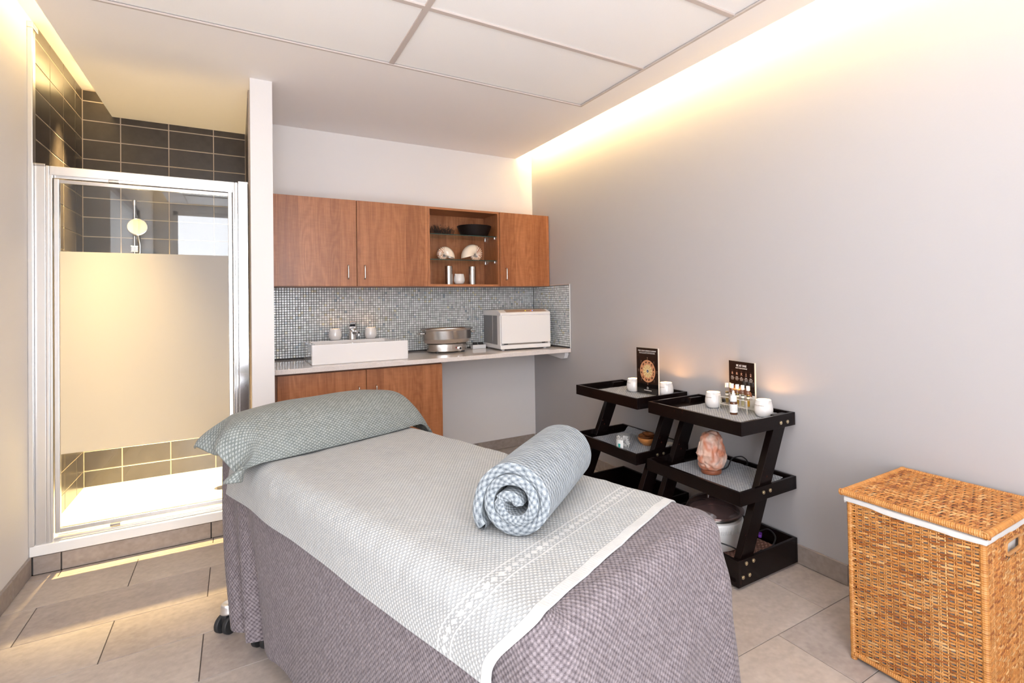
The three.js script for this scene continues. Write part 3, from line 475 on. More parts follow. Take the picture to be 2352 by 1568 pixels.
{ // hot towel cabinet
  const t = thing('towel_warmer', 'white hot towel cabinet with grey sides on the countertop by the grey wall', 'towel warmer', [-0.292, 0.8765, 0.22], -0.075);
  const w = 0.215, zb = -0.185, zf = 0.2;
  part('base', merge([rbox(-w, w, 0.008, 0.042, zb, zf + 0.012, 0.008, 2)]), M.whitePlastic, t);
  for (const s of [-1, 1]) part('side_panel', rbox(s > 0 ? w - 0.008 : -w + 0.002, s > 0 ? w - 0.002 : -w + 0.008, 0.042, 0.275, zb + 0.004, zf - 0.062, 0.002), std({ color: lin(0.22, 0.215, 0.22), roughness: 0.5 }), t, 'grey metal side panel');
  part('panel_seam', rbox(-w + 0.0008, -w + 0.0022, 0.043, 0.274, zf - 0.17, zf - 0.166, 0.0005), M.steel, t);
  part('front_frame', merge([rbox(-w, -w + 0.02, 0.03, 0.285, zf - 0.062, zf, 0.004), rbox(w - 0.02, w, 0.03, 0.285, zf - 0.062, zf, 0.004), box(-w + 0.015, w - 0.015, 0.04, 0.28, zb + 0.01, zf - 0.03)]), M.whitePlastic, t);
  const sh = new THREE.Shape([[zb, 0.272], [zf + 0.006, 0.272], [zf + 0.010, 0.278], [zf + 0.006, 0.288], [zf - 0.055, 0.308], [zb + 0.01, 0.308], [zb, 0.3]].map((p) => new THREE.Vector2(...p)));
  const top = new THREE.ExtrudeGeometry(sh, { depth: 2 * w - 0.008, bevelEnabled: true, bevelSize: 0.004, bevelThickness: 0.004, bevelSegments: 2 }); top.rotateY(-Math.PI / 2); top.translate(w - 0.004, 0, 0);
  part('top', top, M.whitePlastic, t);
  const cp = part('control_panel', (() => { const g = rbox(-0.16, 0.185, -0.001, 0.002, -0.026, 0.026, 0.001); g.rotateX(Math.atan2(0.02, 0.061)); g.translate(0, 0.3035, zf - 0.024); return g; })(), std({ color: lin(0.50, 0.36, 0.28), roughness: 0.3, metalness: 0.3 }), t, 'copper-toned control strip');
  for (const [x, c] of [[0.005, [0.9, 0.75, 0.05]], [0.052, [0.9, 0.25, 0.1]], [0.066, [0.25, 0.35, 1]]]) part('indicator_light', new THREE.SphereGeometry(0.0035, 12, 8).translate(x, 0.304, zf - 0.012), std({ color: 0x111111, emissive: lin(...c), emissiveIntensity: 1.6 }), cp);
  const door = part('door', merge([rbox(-w + 0.006, w - 0.002, 0.052, 0.268, zf, zf + 0.018, 0.006, 3)]), M.whitePlastic, t);
  part('door_grip', rbox(-w + 0.03, w - 0.03, 0.0445, 0.051, zf - 0.002, zf + 0.012, 0.002), M.steel, door, 'metal grip strip');
  for (const x of [-0.17, 0.15]) part('latch', rbox(x - 0.015, x + 0.015, 0.045, 0.052, zf + 0.004, zf + 0.0135, 0.001), M.black, door);
  for (const [x, z] of [[-0.18, 0.17], [0.18, 0.17], [-0.18, -0.15], [0.18, -0.15]]) part('foot', cyl(0.012, 0.012, 0.010, x, 0.0045, z, 14), M.whitePlastic, t);
}
{ const t = thing('power_block', 'white power block with black plugs behind the steel pot', 'power block', [-0.585, 0.8765, 0.1]); part('housing', rbox(-0.05, 0.065, 0, 0.032, -0.02, 0.03, 0.004), M.whitePlastic, t); for (const x of [-0.02, 0.03]) part('plug', rbox(x - 0.018, x + 0.018, 0.032, 0.05, -0.012, 0.018, 0.004), M.black, t); }
{ // on the shelves
  one('black_bowl', lathe([[0, 0.004], [0.098, 0.0], [0.102, 0.002], [0.106, 0.01], [0.137, 0.083], [0.136, 0.086], [0.132, 0.084], [0.1, 0.012], [0, 0.01]], 56), phys({ color: lin(0.010, 0.006, 0.005), roughness: 0.4, specularIntensity: 0.35 }), 'black flared bowl on the upper glass shelf', 'bowl', [-0.62, 1.7755, 0.156]);
  for (const [x, lab] of [[-0.842, 'steel cylinder on the shelf standing nearer the wall cabinets over the sink'], [-0.647, 'steel cylinder on the shelf standing nearer the grey wall']]) {
    const t = thing('steel_cylinder', lab, 'canister', [x, 1.3935, 0.17], 0, 'steel cylinders on the shelf');
    part('body', lathe([[0, 0], [0.0285, 0], [0.03, 0.0015], [0.03, 0.118], [0.0297, 0.1185], [0.03, 0.119], [0.03, 0.1435], [0.0285, 0.145], [0, 0.145]], 40), M.steel, t);
    part('lid_seam', cyl(0.0303, 0.0303, 0.0012, 0, 0.118, 0, 40), M.steelDark, t);
  }
  // a tangle of dark dried grass
  const g = []; for (let k = 0; k < 150; k++) { const x = rr(-0.088, 0.09), z = rr(-0.05, 0.05), dx = rr(-0.026, 0.026), h = rr(0.03, 0.085) * (x < -0.03 ? 1.1 : 0.85), dz = rr(-0.03, 0.03), q = rr(0.5, 1.2); g.push(tube([[x, 0.003, z], [x + dx * 0.3, h * 0.7, z + dz * 0.3], [x + dx * 0.9, h, z + dz * 0.8], [x + dx * 1.6, h * (1 - 0.5 * q) + 0.002, z + dz * 1.5]], rr(0.0006, 0.0013), 8, 4)); }
  const t = one('dried_grass', merge(g), std({ color: lin(0.03, 0.018, 0.012), roughness: 0.8 }), 'dark wiry bunch of dried grass lying on the upper glass shelf', 'dried grass', [-0.893, 1.7755, 0.155]);
}
{ // nautilus shells
  const shell = (scale, mirror) => {
    const N = 150, K = 28, a0 = 0.10, b = 0.175, T = Math.PI * 2 * 1.42, P = [], C = [], I = [];
    const R = (th) => a0 * Math.exp(b * th);
    for (let i = 0; i <= N; i++) {
      const th = (i / N) * T, R1 = R(th), R0 = R1 * 0.07, hw = R1 * 0.42;
      for (let j = 0; j <= K; j++) {
        const ph = (j / K) * Math.PI * 2, c = Math.cos(ph), s = Math.sin(ph), rc = (R1 + R0) / 2, rh = (R1 - R0) / 2, rad = rc + rh * c;
        const x = rad * Math.cos(th), y = rad * Math.sin(th), z = hw * Math.sign(s) * Math.pow(Math.abs(s), 0.85);
        P.push(x * mirror * scale, y * scale, z * scale);
        // brown flames over the older half, cream body chamber, grey navel
        const wave = Math.sin(th * 23 + 3.0 * (rad / R1) + 1.6 * n3(th * 4, rad * 9, s * 2, 5)), old = 1 - sst(T * 0.74, T * 0.83, th), br = sst(0.0, 0.35, wave) * old * sst(0.12, 0.3, rad / R1);
        const nv = sst(0.24, 0.14, rad / R(T)) * (th < T * 0.55 ? 1 : 0);
        const col = [mix(0.80, 0.33, br), mix(0.68, 0.085, br), mix(0.55, 0.015, br)]; C.push(mix(col[0], 0.20, nv), mix(col[1], 0.19, nv), mix(col[2], 0.19, nv));
      }
    }
    for (let i = 0; i < N; i++) for (let j = 0; j < K; j++) { const a = i * (K + 1) + j, c = a + K + 1; mirror > 0 ? I.push(a, c, a + 1, a + 1, c, c + 1) : I.push(a, a + 1, c, a + 1, c + 1, c); }
    const g = new THREE.BufferGeometry(); g.setAttribute('position', new THREE.BufferAttribute(new Float32Array(P), 3)); g.setAttribute('color', new THREE.BufferAttribute(new Float32Array(C), 3)); g.setIndex(I); g.computeVertexNormals(); return g;
  };
  M.shell = phys({ vertexColors: true, roughness: 0.22, clearcoat: 0.4 });
  for (const [x, m, sc, lab] of [[-0.862, -1, 0.192, 'smaller striped nautilus shell on the lower glass shelf, its cream side towards the other shell'], [-0.646, 1, 0.24, 'larger cream nautilus shell on the lower glass shelf with brown stripes near the grey wall']]) {
    const g = shell(sc, m); g.rotateZ(m * 0.77); g.computeBoundingBox(); const bb = g.boundingBox; g.translate(-(bb.min.x + bb.max.x) / 2, -bb.min.y, 0);
    one('nautilus_shell', g, M.shell, lab, 'seashell', [x, 1.5835, 0.165], 0, 'nautilus shells on the shelf');
  }
}
// ------------------------------------------------------------ trolleys against the grey wall
const TZ = [1.264, 1.957], TLEN = 0.605; // far end of each trolley; trays run along z
const TRAYS = [{ x0: -0.392, x1: -0.013, y0: 0.653, y1: 0.713 }, { x0: -0.408, x1: -0.014, y0: 0.353, y1: 0.413 }, { x0: -0.43, x1: -0.016, y0: 0.012, y1: 0.126 }];
const TF = [0.683, 0.383, 0.032]; // tray floors
function trolley(z0, label) {
  const t = thing('tiered_trolley', label, 'trolley', [0, 0, z0], 0, 'dark wooden trolleys against the grey wall'), b = 0.015;
  TRAYS.forEach((q, k) => {
    const tr = new THREE.Group(); tr.name = 'tray'; t.add(tr);
    part('tray_side', rbox(q.x0, q.x0 + b, q.y0, q.y1, 0, TLEN, 0.0015), M.espresso, tr); part('tray_side', rbox(q.x1 - b, q.x1, q.y0, q.y1, 0, TLEN, 0.0015), M.espresso, tr);
    part('tray_end', rbox(q.x0 + b, q.x1 - b, q.y0, q.y1, 0, b, 0.0015), M.espresso, tr); part('tray_end', rbox(q.x0 + b, q.x1 - b, q.y0, q.y1, TLEN - b, TLEN, 0.0015), M.espresso, tr);
    part('tray_floor', box(q.x0 + b, q.x1 - b, TF[k] - 0.012, TF[k], b, TLEN - b), M.espresso, tr);
  });
  const cx = (y) => -0.37 + 0.461 * (y - 0.085), hw = 0.041;
  for (const z of [0.0155, TLEN - 0.0505]) {
    const ya = TF[2] + 0.004, yb = 0.706, sh = new THREE.Shape([[cx(ya) - hw, ya], [cx(ya) + hw, ya], [cx(yb) + hw, yb], [cx(yb) - hw, yb]].map((p) => new THREE.Vector2(...p)));
    const g = new THREE.ExtrudeGeometry(sh, { depth: 0.031, bevelEnabled: true, bevelSize: 0.002, bevelThickness: 0.002, bevelSegments: 2 }); g.translate(0, 0, z + 0.002); part('leg', g, M.espresso, t);
  }
  const bolt = merge([cyl(0.0085, 0.0085, 0.003, 0, 0, 0.0015, 20, 'z'), cyl(0.0055, 0.0045, 0.003, 0, 0, 0.0035, 14, 'z')]);
  for (const [x, y] of [[-0.122, 0.677], [-0.073, 0.676], [-0.254, 0.386], [-0.208, 0.386], [-0.379, 0.106], [-0.332, 0.106], [-0.402, 0.052], [-0.360, 0.052]]) { const m = part('bolt', bolt, M.brass, t, 'brass bolt head'); m.position.set(x, y, TLEN); const n = part('bolt', bolt, M.brass, t, 'brass bolt head'); n.position.set(x, y, 0); n.rotation.y = Math.PI; }
  for (const x of [-0.4, -0.046]) for (const z of [0.04, TLEN - 0.04]) part('foot', cyl(0.014, 0.014, 0.0125, x, 0.006, z, 14), M.blackRubber, t);
}
trolley(TZ[0], 'dark three-tier trolley nearer the sink, carrying the zodiac wheel sign');
trolley(TZ[1], 'dark three-tier trolley nearer the wicker hamper, carrying the salt lamp');
// cloths lining the trays
function liner(name, label, x0, x1, z0, z1, y, mat, curl = 0) {
  const w = x1 - x0, d = z1 - z0;
  one(name, thickSheet((u, v) => { const x = x0 + u * w, z = z0 + v * d, e = curl * Math.pow(sst(0.84, 1, u), 1.2); return [x - 0.3 * e, y + 0.005 + 0.0012 * n3(x * 30, 0, z * 30, 3) + e, z]; }, 46, 60, 0.004, (u, v) => [u * w, v * d], true), mat, label, 'cloth', [0, 0, 0], 0, 'cloths lining the trolley trays');
}
liner('tray_cloth', 'grey cloth lining the top tray under the zodiac wheel sign', -0.366, -0.045, TZ[0] + 0.11, TZ[0] + 0.55, TF[0], M.trayTowel);
liner('tray_cloth', 'grey cloth lining the middle tray under the cotton jar', -0.385, -0.04, TZ[0] + 0.10, TZ[0] + 0.54, TF[1], M.trayTowel, 0.03);
liner('tray_cloth', 'grey cloth lining the top tray under the oil vials', -0.366, -0.04, TZ[1] + 0.12, TZ[1] + 0.555, TF[0], M.trayTowel, 0.012);
liner('tray_cloth', 'grey cloth lining the middle tray under the salt lamp', -0.385, -0.04, TZ[1] + 0.10, TZ[1] + 0.552, TF[1], M.trayTowel, 0.012);
liner('tray_cloth', 'brown cloth lining the bottom tray under the food warmer', -0.405, -0.04, TZ[1] + 0.08, TZ[1] + 0.552, TF[2], M.brownTowel, 0.02);
const TT = 0.6895, TM = 0.3895; // cloth tops
candle('lit white candle cup behind the zodiac wheel sign, at its wall cabinet side', [-0.165, TT, 1.565], 0.9, true);
candle('lit white candle cup beside the zodiac wheel sign, at its hamper side', [-0.118, TT, 1.803], 1.1, true);
candle('lit white candle cup beside the rack of oil vials, nearer the sink', [-0.14, TT, 2.18], 1.0, true);
candle('lit white candle cup at the hamper end of the top tray', [-0.112, TT, 2.464], 1.2, true);
// acrylic table signs
function sign(label, tex, x, z, w, h, tilt, turn) {
  const t = thing('table_sign', label, 'sign', [x, TT, z], -Math.PI / 2 + turn, 'table signs on the trolleys');
  part('card', box(-w / 2, w / 2, 0.006, h, -0.0012, 0.0012), [std({ color: 0xe8e0d4 }), std({ color: 0xe8e0d4 }), std({ color: 0xe8e0d4 }), std({ color: 0xe8e0d4 }), phys({ map: tex, roughness: 0.12, clearcoat: 0.5 }), std({ color: 0xe8e0d4 })], t);
  const g = t.children[0].geometry, uv = g.attributes.uv, p = g.attributes.position; for (let i = 16; i < 20; i++) uv.setXY(i, p.getX(i) > 0 ? 1 : 0, p.getY(i) > h / 2 ? 1 : 0);
  part('acrylic_holder', merge([box(-w / 2 - 0.004, w / 2 + 0.004, 0.002, h + 0.002, -0.005, -0.002), box(-w / 2 - 0.004, w / 2 + 0.004, 0, 0.003, -0.03, 0.004)]), M.clearAcrylic, t, 'clear acrylic holder');
  part('acrylic_edge', merge([box(w / 2 + 0.0005, w / 2 + 0.0045, 0.002, h + 0.002, -0.0045, 0.0015)]), std({ color: lin(0.78, 0.68, 0.56), roughness: 0.2 }), t, 'bright polished edge');
}
const zodiac = canvasTex(620, 1000, (c, w, h) => {
  c.fillStyle = '#17110f'; c.fillRect(0, 0, w, h);
  c.fillStyle = '#e9e2da'; c.textAlign = 'center'; c.font = 'bold 36px sans-serif'; c.fillText('FIND YOUR CHINESE ELEMENT', w / 2, 76, 540);
  for (const [y, a, b] of [[96, 80, 540], [116, 84, 540]]) { let x = a, k = 0; while (x < b) { const q = 8 + hash(k, y, 2) * 22; c.fillRect(x, y, q, 7); x += q + 5; k++; } }
  const cx = 320, cy = 505, R = 222; c.fillStyle = '#c68a63'; c.save(); c.translate(cx, cy); c.scale(1, 1.1); c.translate(-cx, -cy); c.beginPath(); c.arc(cx, cy, R, 0, 7); c.fill();
  const r = 132; for (let k = 0; k < 24; k++) { c.fillStyle = k % 2 ? '#dcbf8c' : '#c6a36e'; c.beginPath(); c.moveTo(cx, cy); c.arc(cx, cy, r, k * Math.PI / 12, (k + 1) * Math.PI / 12 + 0.01); c.fill(); }
  c.fillStyle = '#efe0b8'; c.beginPath(); c.arc(cx, cy, 40, 0, 7); c.fill(); c.fillStyle = '#1a1a26'; c.beginPath(); c.arc(cx, cy, 30, 0, 7); c.fill(); c.fillStyle = '#8b8fae'; c.fillRect(cx - 9, cy - 14, 18, 28);
  for (let k = 0; k < 12; k++) { const a = k * Math.PI / 6 + 0.26, x = cx + 178 * Math.cos(a), y = cy + 178 * Math.sin(a); c.save(); c.translate(x, y); c.rotate(a + Math.PI / 2); c.fillStyle = c.strokeStyle = '#201410'; c.lineWidth = 6; for (let j = 0; j < 5; j++) { c.beginPath(); c.arc(rrk(k, j, -20, 20), rrk(k, j + 9, -16, 16), rrk(k, j + 20, 4, 11), 0, 7); j % 2 ? c.fill() : c.stroke(); } c.beginPath(); c.moveTo(-22, 8); c.quadraticCurveTo(0, rrk(k, 40, -30, 10), 22, 12); c.stroke(); c.restore(); }
  c.restore();
  for (let k = 0; k < 8; k++) { const a = k * Math.PI / 4 + Math.PI / 2, x = cx + 262 * Math.cos(a), y = cy + 278 * Math.sin(a); c.strokeStyle = '#a9826a'; c.lineWidth = 4; c.beginPath(); c.arc(x, y - 8, 15, 3.4, 6.1); c.stroke(); c.beginPath(); c.moveTo(x, y - 12); c.lineTo(x, y + 12); c.moveTo(x - 8, y - 2); c.lineTo(x + 8, y - 6); c.moveTo(x - 14, y + 20); c.lineTo(x + 14, y + 20); c.stroke(); }
  c.strokeStyle = '#ddd6cf'; c.lineWidth = 5; c.beginPath(); c.arc(w / 2 + 6, 872, 24, 0, 7); c.stroke(); for (const q of [-8, 0, 8]) { c.beginPath(); c.moveTo(w / 2 + 6 + q, 858); c.lineTo(w / 2 + 6 + q, 886); c.stroke(); }
  c.fillStyle = '#eeeae6'; { let x = 210, k = 0; while (x < 425) { const q = 9 + hash(k, 4, 6) * 9; c.fillRect(x, 918, q, 13); x += q + 3; k++; } }
});
function rrk(a, b, lo, hi) { return lo + (hi - lo) * hash(a, b, 77); }
const elements = canvasTex(760, 1000, (c, w, h) => {
  c.fillStyle = '#16100f'; c.fillRect(0, 0, w, h); c.fillStyle = '#f0ece8'; c.textAlign = 'center';
  c.font = 'bold 62px sans-serif'; c.fillText('BE AT ONE', w / 2, 112); c.font = 'bold 34px sans-serif'; c.fillText('WITH YOUR ELEMENT', w / 2, 158, 380);
  const glyph = [[[0, -1, 0, 1], [-0.9, -0.5, -0.3, -0.4], [-0.3, -0.4, -0.9, 0.7], [0.8, -0.6, 0.2, -0.1], [0.1, -0.1, 0.9, 0.7]], [[0, -1, 0, 1], [-0.9, -0.4, 0.9, -0.4], [0, -0.4, -0.9, 0.7], [0, -0.4, 0.9, 0.7]], [[0, -1, 0, 0], [0, 0, -0.9, 1], [0, 0, 0.9, 1], [-0.8, -0.5, -0.5, 0.1], [0.8, -0.6, 0.4, 0]], [[0, -1, 0, 0.9], [-0.6, -0.2, 0.6, -0.2], [-0.9, 0.9, 0.9, 0.9]], [[0, -1, -0.9, -0.2], [0, -1, 0.9, -0.2], [-0.4, -0.15, 0.4, -0.15], [-0.6, 0.3, 0.6, 0.3], [0, -0.15, 0, 0.9], [-0.8, 0.9, 0.8, 0.9], [-0.4, 0.45, -0.25, 0.75], [0.4, 0.45, 0.25, 0.75]]];
  ['Water', 'Wood', 'Fire', 'Earth', 'Metal'].forEach((s, k) => {
    const x = 105 + k * 137, y = 268; c.strokeStyle = '#d8ab94'; c.lineWidth = 7; for (const q of glyph[k]) { c.beginPath(); c.moveTo(x + q[0] * 27, y + q[1] * 34); c.lineTo(x + q[2] * 27, y + q[3] * 34); c.stroke(); }
    c.fillStyle = '#7a5a4c'; for (let i = -22; i < 22; i += 12) c.fillRect(x + i, 210, 9, 4);
    c.fillStyle = '#f2efec'; c.font = 'bold 24px sans-serif'; c.fillText(s, x, 352); c.fillStyle = '#d6d0cc'; for (let j = 0; j < 4; j++) { const q = [50, 46, 44, 36][j]; for (let i = -q; i < q; i += 12) c.fillRect(x + i, 366 + j * 14 + (j ? 4 : 0), 9, j ? 4 : 8); }
  });
  // someone resting face down under a white sheet
  c.fillStyle = '#e9e4de'; c.fillRect(0, 690, w, 310); c.fillStyle = '#7d4a31'; c.beginPath(); c.moveTo(0, 560); c.quadraticCurveTo(250, 500, 480, 560); c.quadraticCurveTo(640, 640, 700, 720); c.lineTo(0, 720); c.fill();
  c.fillStyle = '#e6e0da'; c.beginPath(); c.ellipse(40, 560, 80, 60, 0.3, 0, 7); c.fill();
  c.fillStyle = '#1c1210'; c.beginPath(); c.ellipse(640, 625, 85, 72, 0.4, 0, 7); c.fill(); c.fillStyle = '#9a6144'; c.beginPath(); c.ellipse(610, 665, 62, 54, 0.5, 0, 7); c.fill(); c.fillStyle = '#5a2f20'; c.beginPath(); c.moveTo(580, 668); c.quadraticCurveTo(598, 680, 612, 668); c.lineTo(610, 674); c.quadraticCurveTo(596, 686, 580, 674); c.fill();
  c.fillStyle = '#f0ece6'; c.beginPath(); c.moveTo(0, 730); c.quadraticCurveTo(380, 690, w, 730); c.lineTo(w, h); c.lineTo(0, h); c.fill();
});
sign('black card sign with an orange zodiac wheel and the heading FIND YOUR CHINESE ELEMENT', zodiac, -0.181, 1.714, 0.172, 0.277, 0, 0.09);
sign('black card sign reading BE AT ONE WITH YOUR ELEMENT behind the oil vials', elements, -0.064, 2.3, 0.174, 0.24, 0, -0.11);
{ // rack of vials
  const t = thing('vial_rack', 'clear acrylic rack holding five oil vials on the top tray', 'rack', [-0.118, TT, 2.316]);
  part('rack_shelf', merge([box(-0.034, 0.034, 0.064, 0.067, -0.083, 0.083)]), M.clearAcrylic, t); part('rack_shelf', merge([box(-0.034, 0.034, 0.028, 0.031, -0.083, 0.083)]), M.clearAcrylic, t);
  for (const s of [-1, 1]) part('rack_leg', box(-0.034, 0.034, 0, 0.067, s > 0 ? 0.083 : -0.086, s > 0 ? 0.086 : -0.083), M.clearAcrylic, t);
  part('rack_edge', merge([box(-0.0355, -0.034, 0.064, 0.067, -0.083, 0.083), box(-0.0355, -0.034, 0.028, 0.031, -0.083, 0.083), box(-0.0355, -0.034, 0, 0.067, 0.083, 0.086), box(-0.0355, -0.034, 0, 0.067, -0.086, -0.083)]), std({ color: lin(0.70, 0.66, 0.60), roughness: 0.2 }), t, 'bright polished edges');
  const cols = [[0.62, 0.42, 0.12], [0.5, 0.26, 0.05], [0.66, 0.40, 0.03], [0.70, 0.62, 0.38], [0.72, 0.42, 0.01]], nm = ['palest amber oil, nearest the candle by the sink', 'brown amber oil, second from the sink end', 'amber oil, in the middle of the rack', 'clear straw oil, fourth from the sink end', 'bright yellow oil, at the hamper end'];
  cols.forEach((c, k) => {
    const z = 2.316 + (k - 2) * 0.0325, v = thing('oil_vial', 'slim glass vial with white cap and ' + nm[k], 'vial', [-0.118, TT + 0.031, z], 0, 'oil vials in the rack');
    part('oil', cyl(0.0076, 0.0076, 0.056, 0, 0.0295, 0, 20), phys({ color: lin(...c), roughness: 0.05, transmission: 0.6, thickness: 0, ior: 1.4 }), v);
    part('glass_tube', lathe([[0, 0], [0.0075, 0], [0.0083, 0.001], [0.0083, 0.08], [0.0078, 0.0815]], 20), M.glass, v);
    part('printed_band', merge([cyl(0.00845, 0.00845, 0.004, 0, 0.051, 0, 20), cyl(0.00845, 0.00845, 0.002, 0, 0.036, 0, 20)]), M.black, v); part('label', cyl(0.0084, 0.0084, 0.010, 0, 0.0435, 0, 20), std({ color: lin(...c.map((q) => 0.5 + q * 0.4)), roughness: 0.6 }), v);
    part('cap', lathe([[0, 0.0795], [0.0092, 0.0795], [0.0092, 0.1], [0.0085, 0.1015], [0, 0.1015]], 20), M.whitePlastic, v);
  });
}
{ // dropper bottle
  const t = thing('dropper_bottle', 'small brown dropper bottle with white cap and label in front of the vial rack', 'bottle', [-0.188, TT, 2.35]);
  part('bottle', smoothLathe([[0, 0], [0.017, 0], [0.0185, 0.003], [0.0185, 0.05], [0.0165, 0.058], [0.012, 0.062], [0.012, 0.066], [0, 0.066]], 32, 50), phys({ color: lin(0.10, 0.03, 0.008), roughness: 0.06, clearcoat: 0.6 }), t);
  part('label', new THREE.CylinderGeometry(0.0188, 0.0188, 0.04, 32, 1, true).translate(0, 0.029, 0), std({ map: canvasTex(256, 96, (c, w, h) => { c.fillStyle = '#eceae8'; c.fillRect(0, 0, w, h); c.fillStyle = '#b9b6b4'; for (let y = 12; y < 84; y += 12) for (let x = 10; x < 246; x += 9) c.fillRect(x, y, 6 + (x * y) % 3, 3); }), roughness: 0.6, side: THREE.DoubleSide }), t);
  part('collar', lathe([[0, 0.06], [0.0165, 0.06], [0.0165, 0.066], [0.0155, 0.068], [0.0155, 0.088], [0.0115, 0.091], [0, 0.091]], 32), M.whitePlastic, t);
  part('rubber_bulb', smoothLathe([[0.0075, 0.09], [0.0072, 0.098], [0.0055, 0.106], [0.0045, 0.112], [0, 0.115]], 20, 20), M.whitePlastic, t);
}
{ // jar of cotton buds
  const t = thing('cotton_jar', 'clear plastic jar of cotton tips with a white and teal label', 'jar', [-0.325, TM + 0.001, 1.655]);
  part('jar_wall', lathe([[0, 0], [0.038, 0], [0.041, 0.003], [0.041, 0.06], [0.042, 0.062], [0.042, 0.074], [0.04, 0.076], [0, 0.076]], 36), phys({ color: lin(0.86, 0.86, 0.85), roughness: 0.08, transmission: 0.8, thickness: 0, ior: 1.45 }), t);
  const g = []; for (let k = 0; k < 70; k++) { const q = new THREE.CapsuleGeometry(0.0035, rr(0.006, 0.02), 3, 7); q.rotateX(rr(0, 3)); q.rotateZ(rr(0, 3)); const a = rr(0, 6.28), r = 0.033 * Math.sqrt(rnd()); q.translate(r * Math.cos(a), rr(0.008, 0.064), r * Math.sin(a)); g.push(q); }
  const st = part('cotton_tips', merge(g), std({ color: lin(0.82, 0.80, 0.77), roughness: 0.9 }), t); st.userData.kind = 'stuff';
  part('label', new THREE.CylinderGeometry(0.0413, 0.0413, 0.046, 24, 1, true, 3.3, 2.3).translate(0, 0.028, 0), std({ map: canvasTex(256, 128, (c, w, h) => { c.fillStyle = '#f3f4f2'; c.fillRect(0, 0, w, h); c.fillStyle = '#3fb3a6'; c.fillRect(26, 30, 34, 98); c.fillRect(0, 60, 14, 68); c.fillRect(170, 60, 40, 60); c.fillStyle = '#cfd8d6'; for (let y = 12; y < 120; y += 14) c.fillRect(75, y, 80, 5); }), roughness: 0.5, side: THREE.DoubleSide }), t);
}
{ // wooden bowls
  const wood = (s) => std({ map: dataTex(128, 128, (u, v) => { const k = 40 * (fbm(u, v, 4, 24, 3, s) - 0.5); return [190 + k, 124 + k * 0.8, 66 + k * 0.6]; }, true), roughness: 0.35 });
  one('wooden_bowl', smoothLathe([[0, 0.0], [0.03, 0.0], [0.034, 0.003], [0.052, 0.018], [0.06, 0.036], [0.061, 0.043], [0.057, 0.043], [0.048, 0.02], [0.02, 0.009], [0, 0.008]], 48, 60), wood(5), 'round wooden bowl on the middle tray, holding the dark little bowl', 'bowl', [-0.165, TM, 1.69]);
  const b = one('small_bowl', smoothLathe([[0, 0.0], [0.02, 0.001], [0.036, 0.010], [0.046, 0.022], [0.047, 0.025], [0.043, 0.024], [0.03, 0.010], [0, 0.005]], 40, 50), phys({ map: dataTex(128, 128, (u, v) => { const k = 60 * (fbm(u, v, 6, 6, 3, 8) - 0.5); return [120 + k, 74 + k * 0.8, 42 + k * 0.6]; }, true), roughness: 0.12, clearcoat: 0.6 }), 'small glossy brown bowl resting in the wooden bowl', 'bowl', [-0.172, TM + 0.031, 1.684]);
  b.rotation.z = 0.16;
  const c = one('small_bowl', smoothLathe([[0, 0.0], [0.016, 0.001], [0.030, 0.008], [0.038, 0.018], [0.039, 0.021], [0.036, 0.020], [0.025, 0.008], [0, 0.004]], 40, 50), b.material, 'smallest brown bowl tipped on top of the nested bowls', 'bowl', [-0.163, TM + 0.047, 1.69]); c.rotation.z = -0.12;
  one('small_box', rbox(-0.03, 0.03, 0, 0.022, -0.022, 0.022, 0.003), M.whitePlastic, 'little white box at the back of the middle tray beside the trolley leg', 'box', [-0.1, TM, 1.80], 0.2);
}
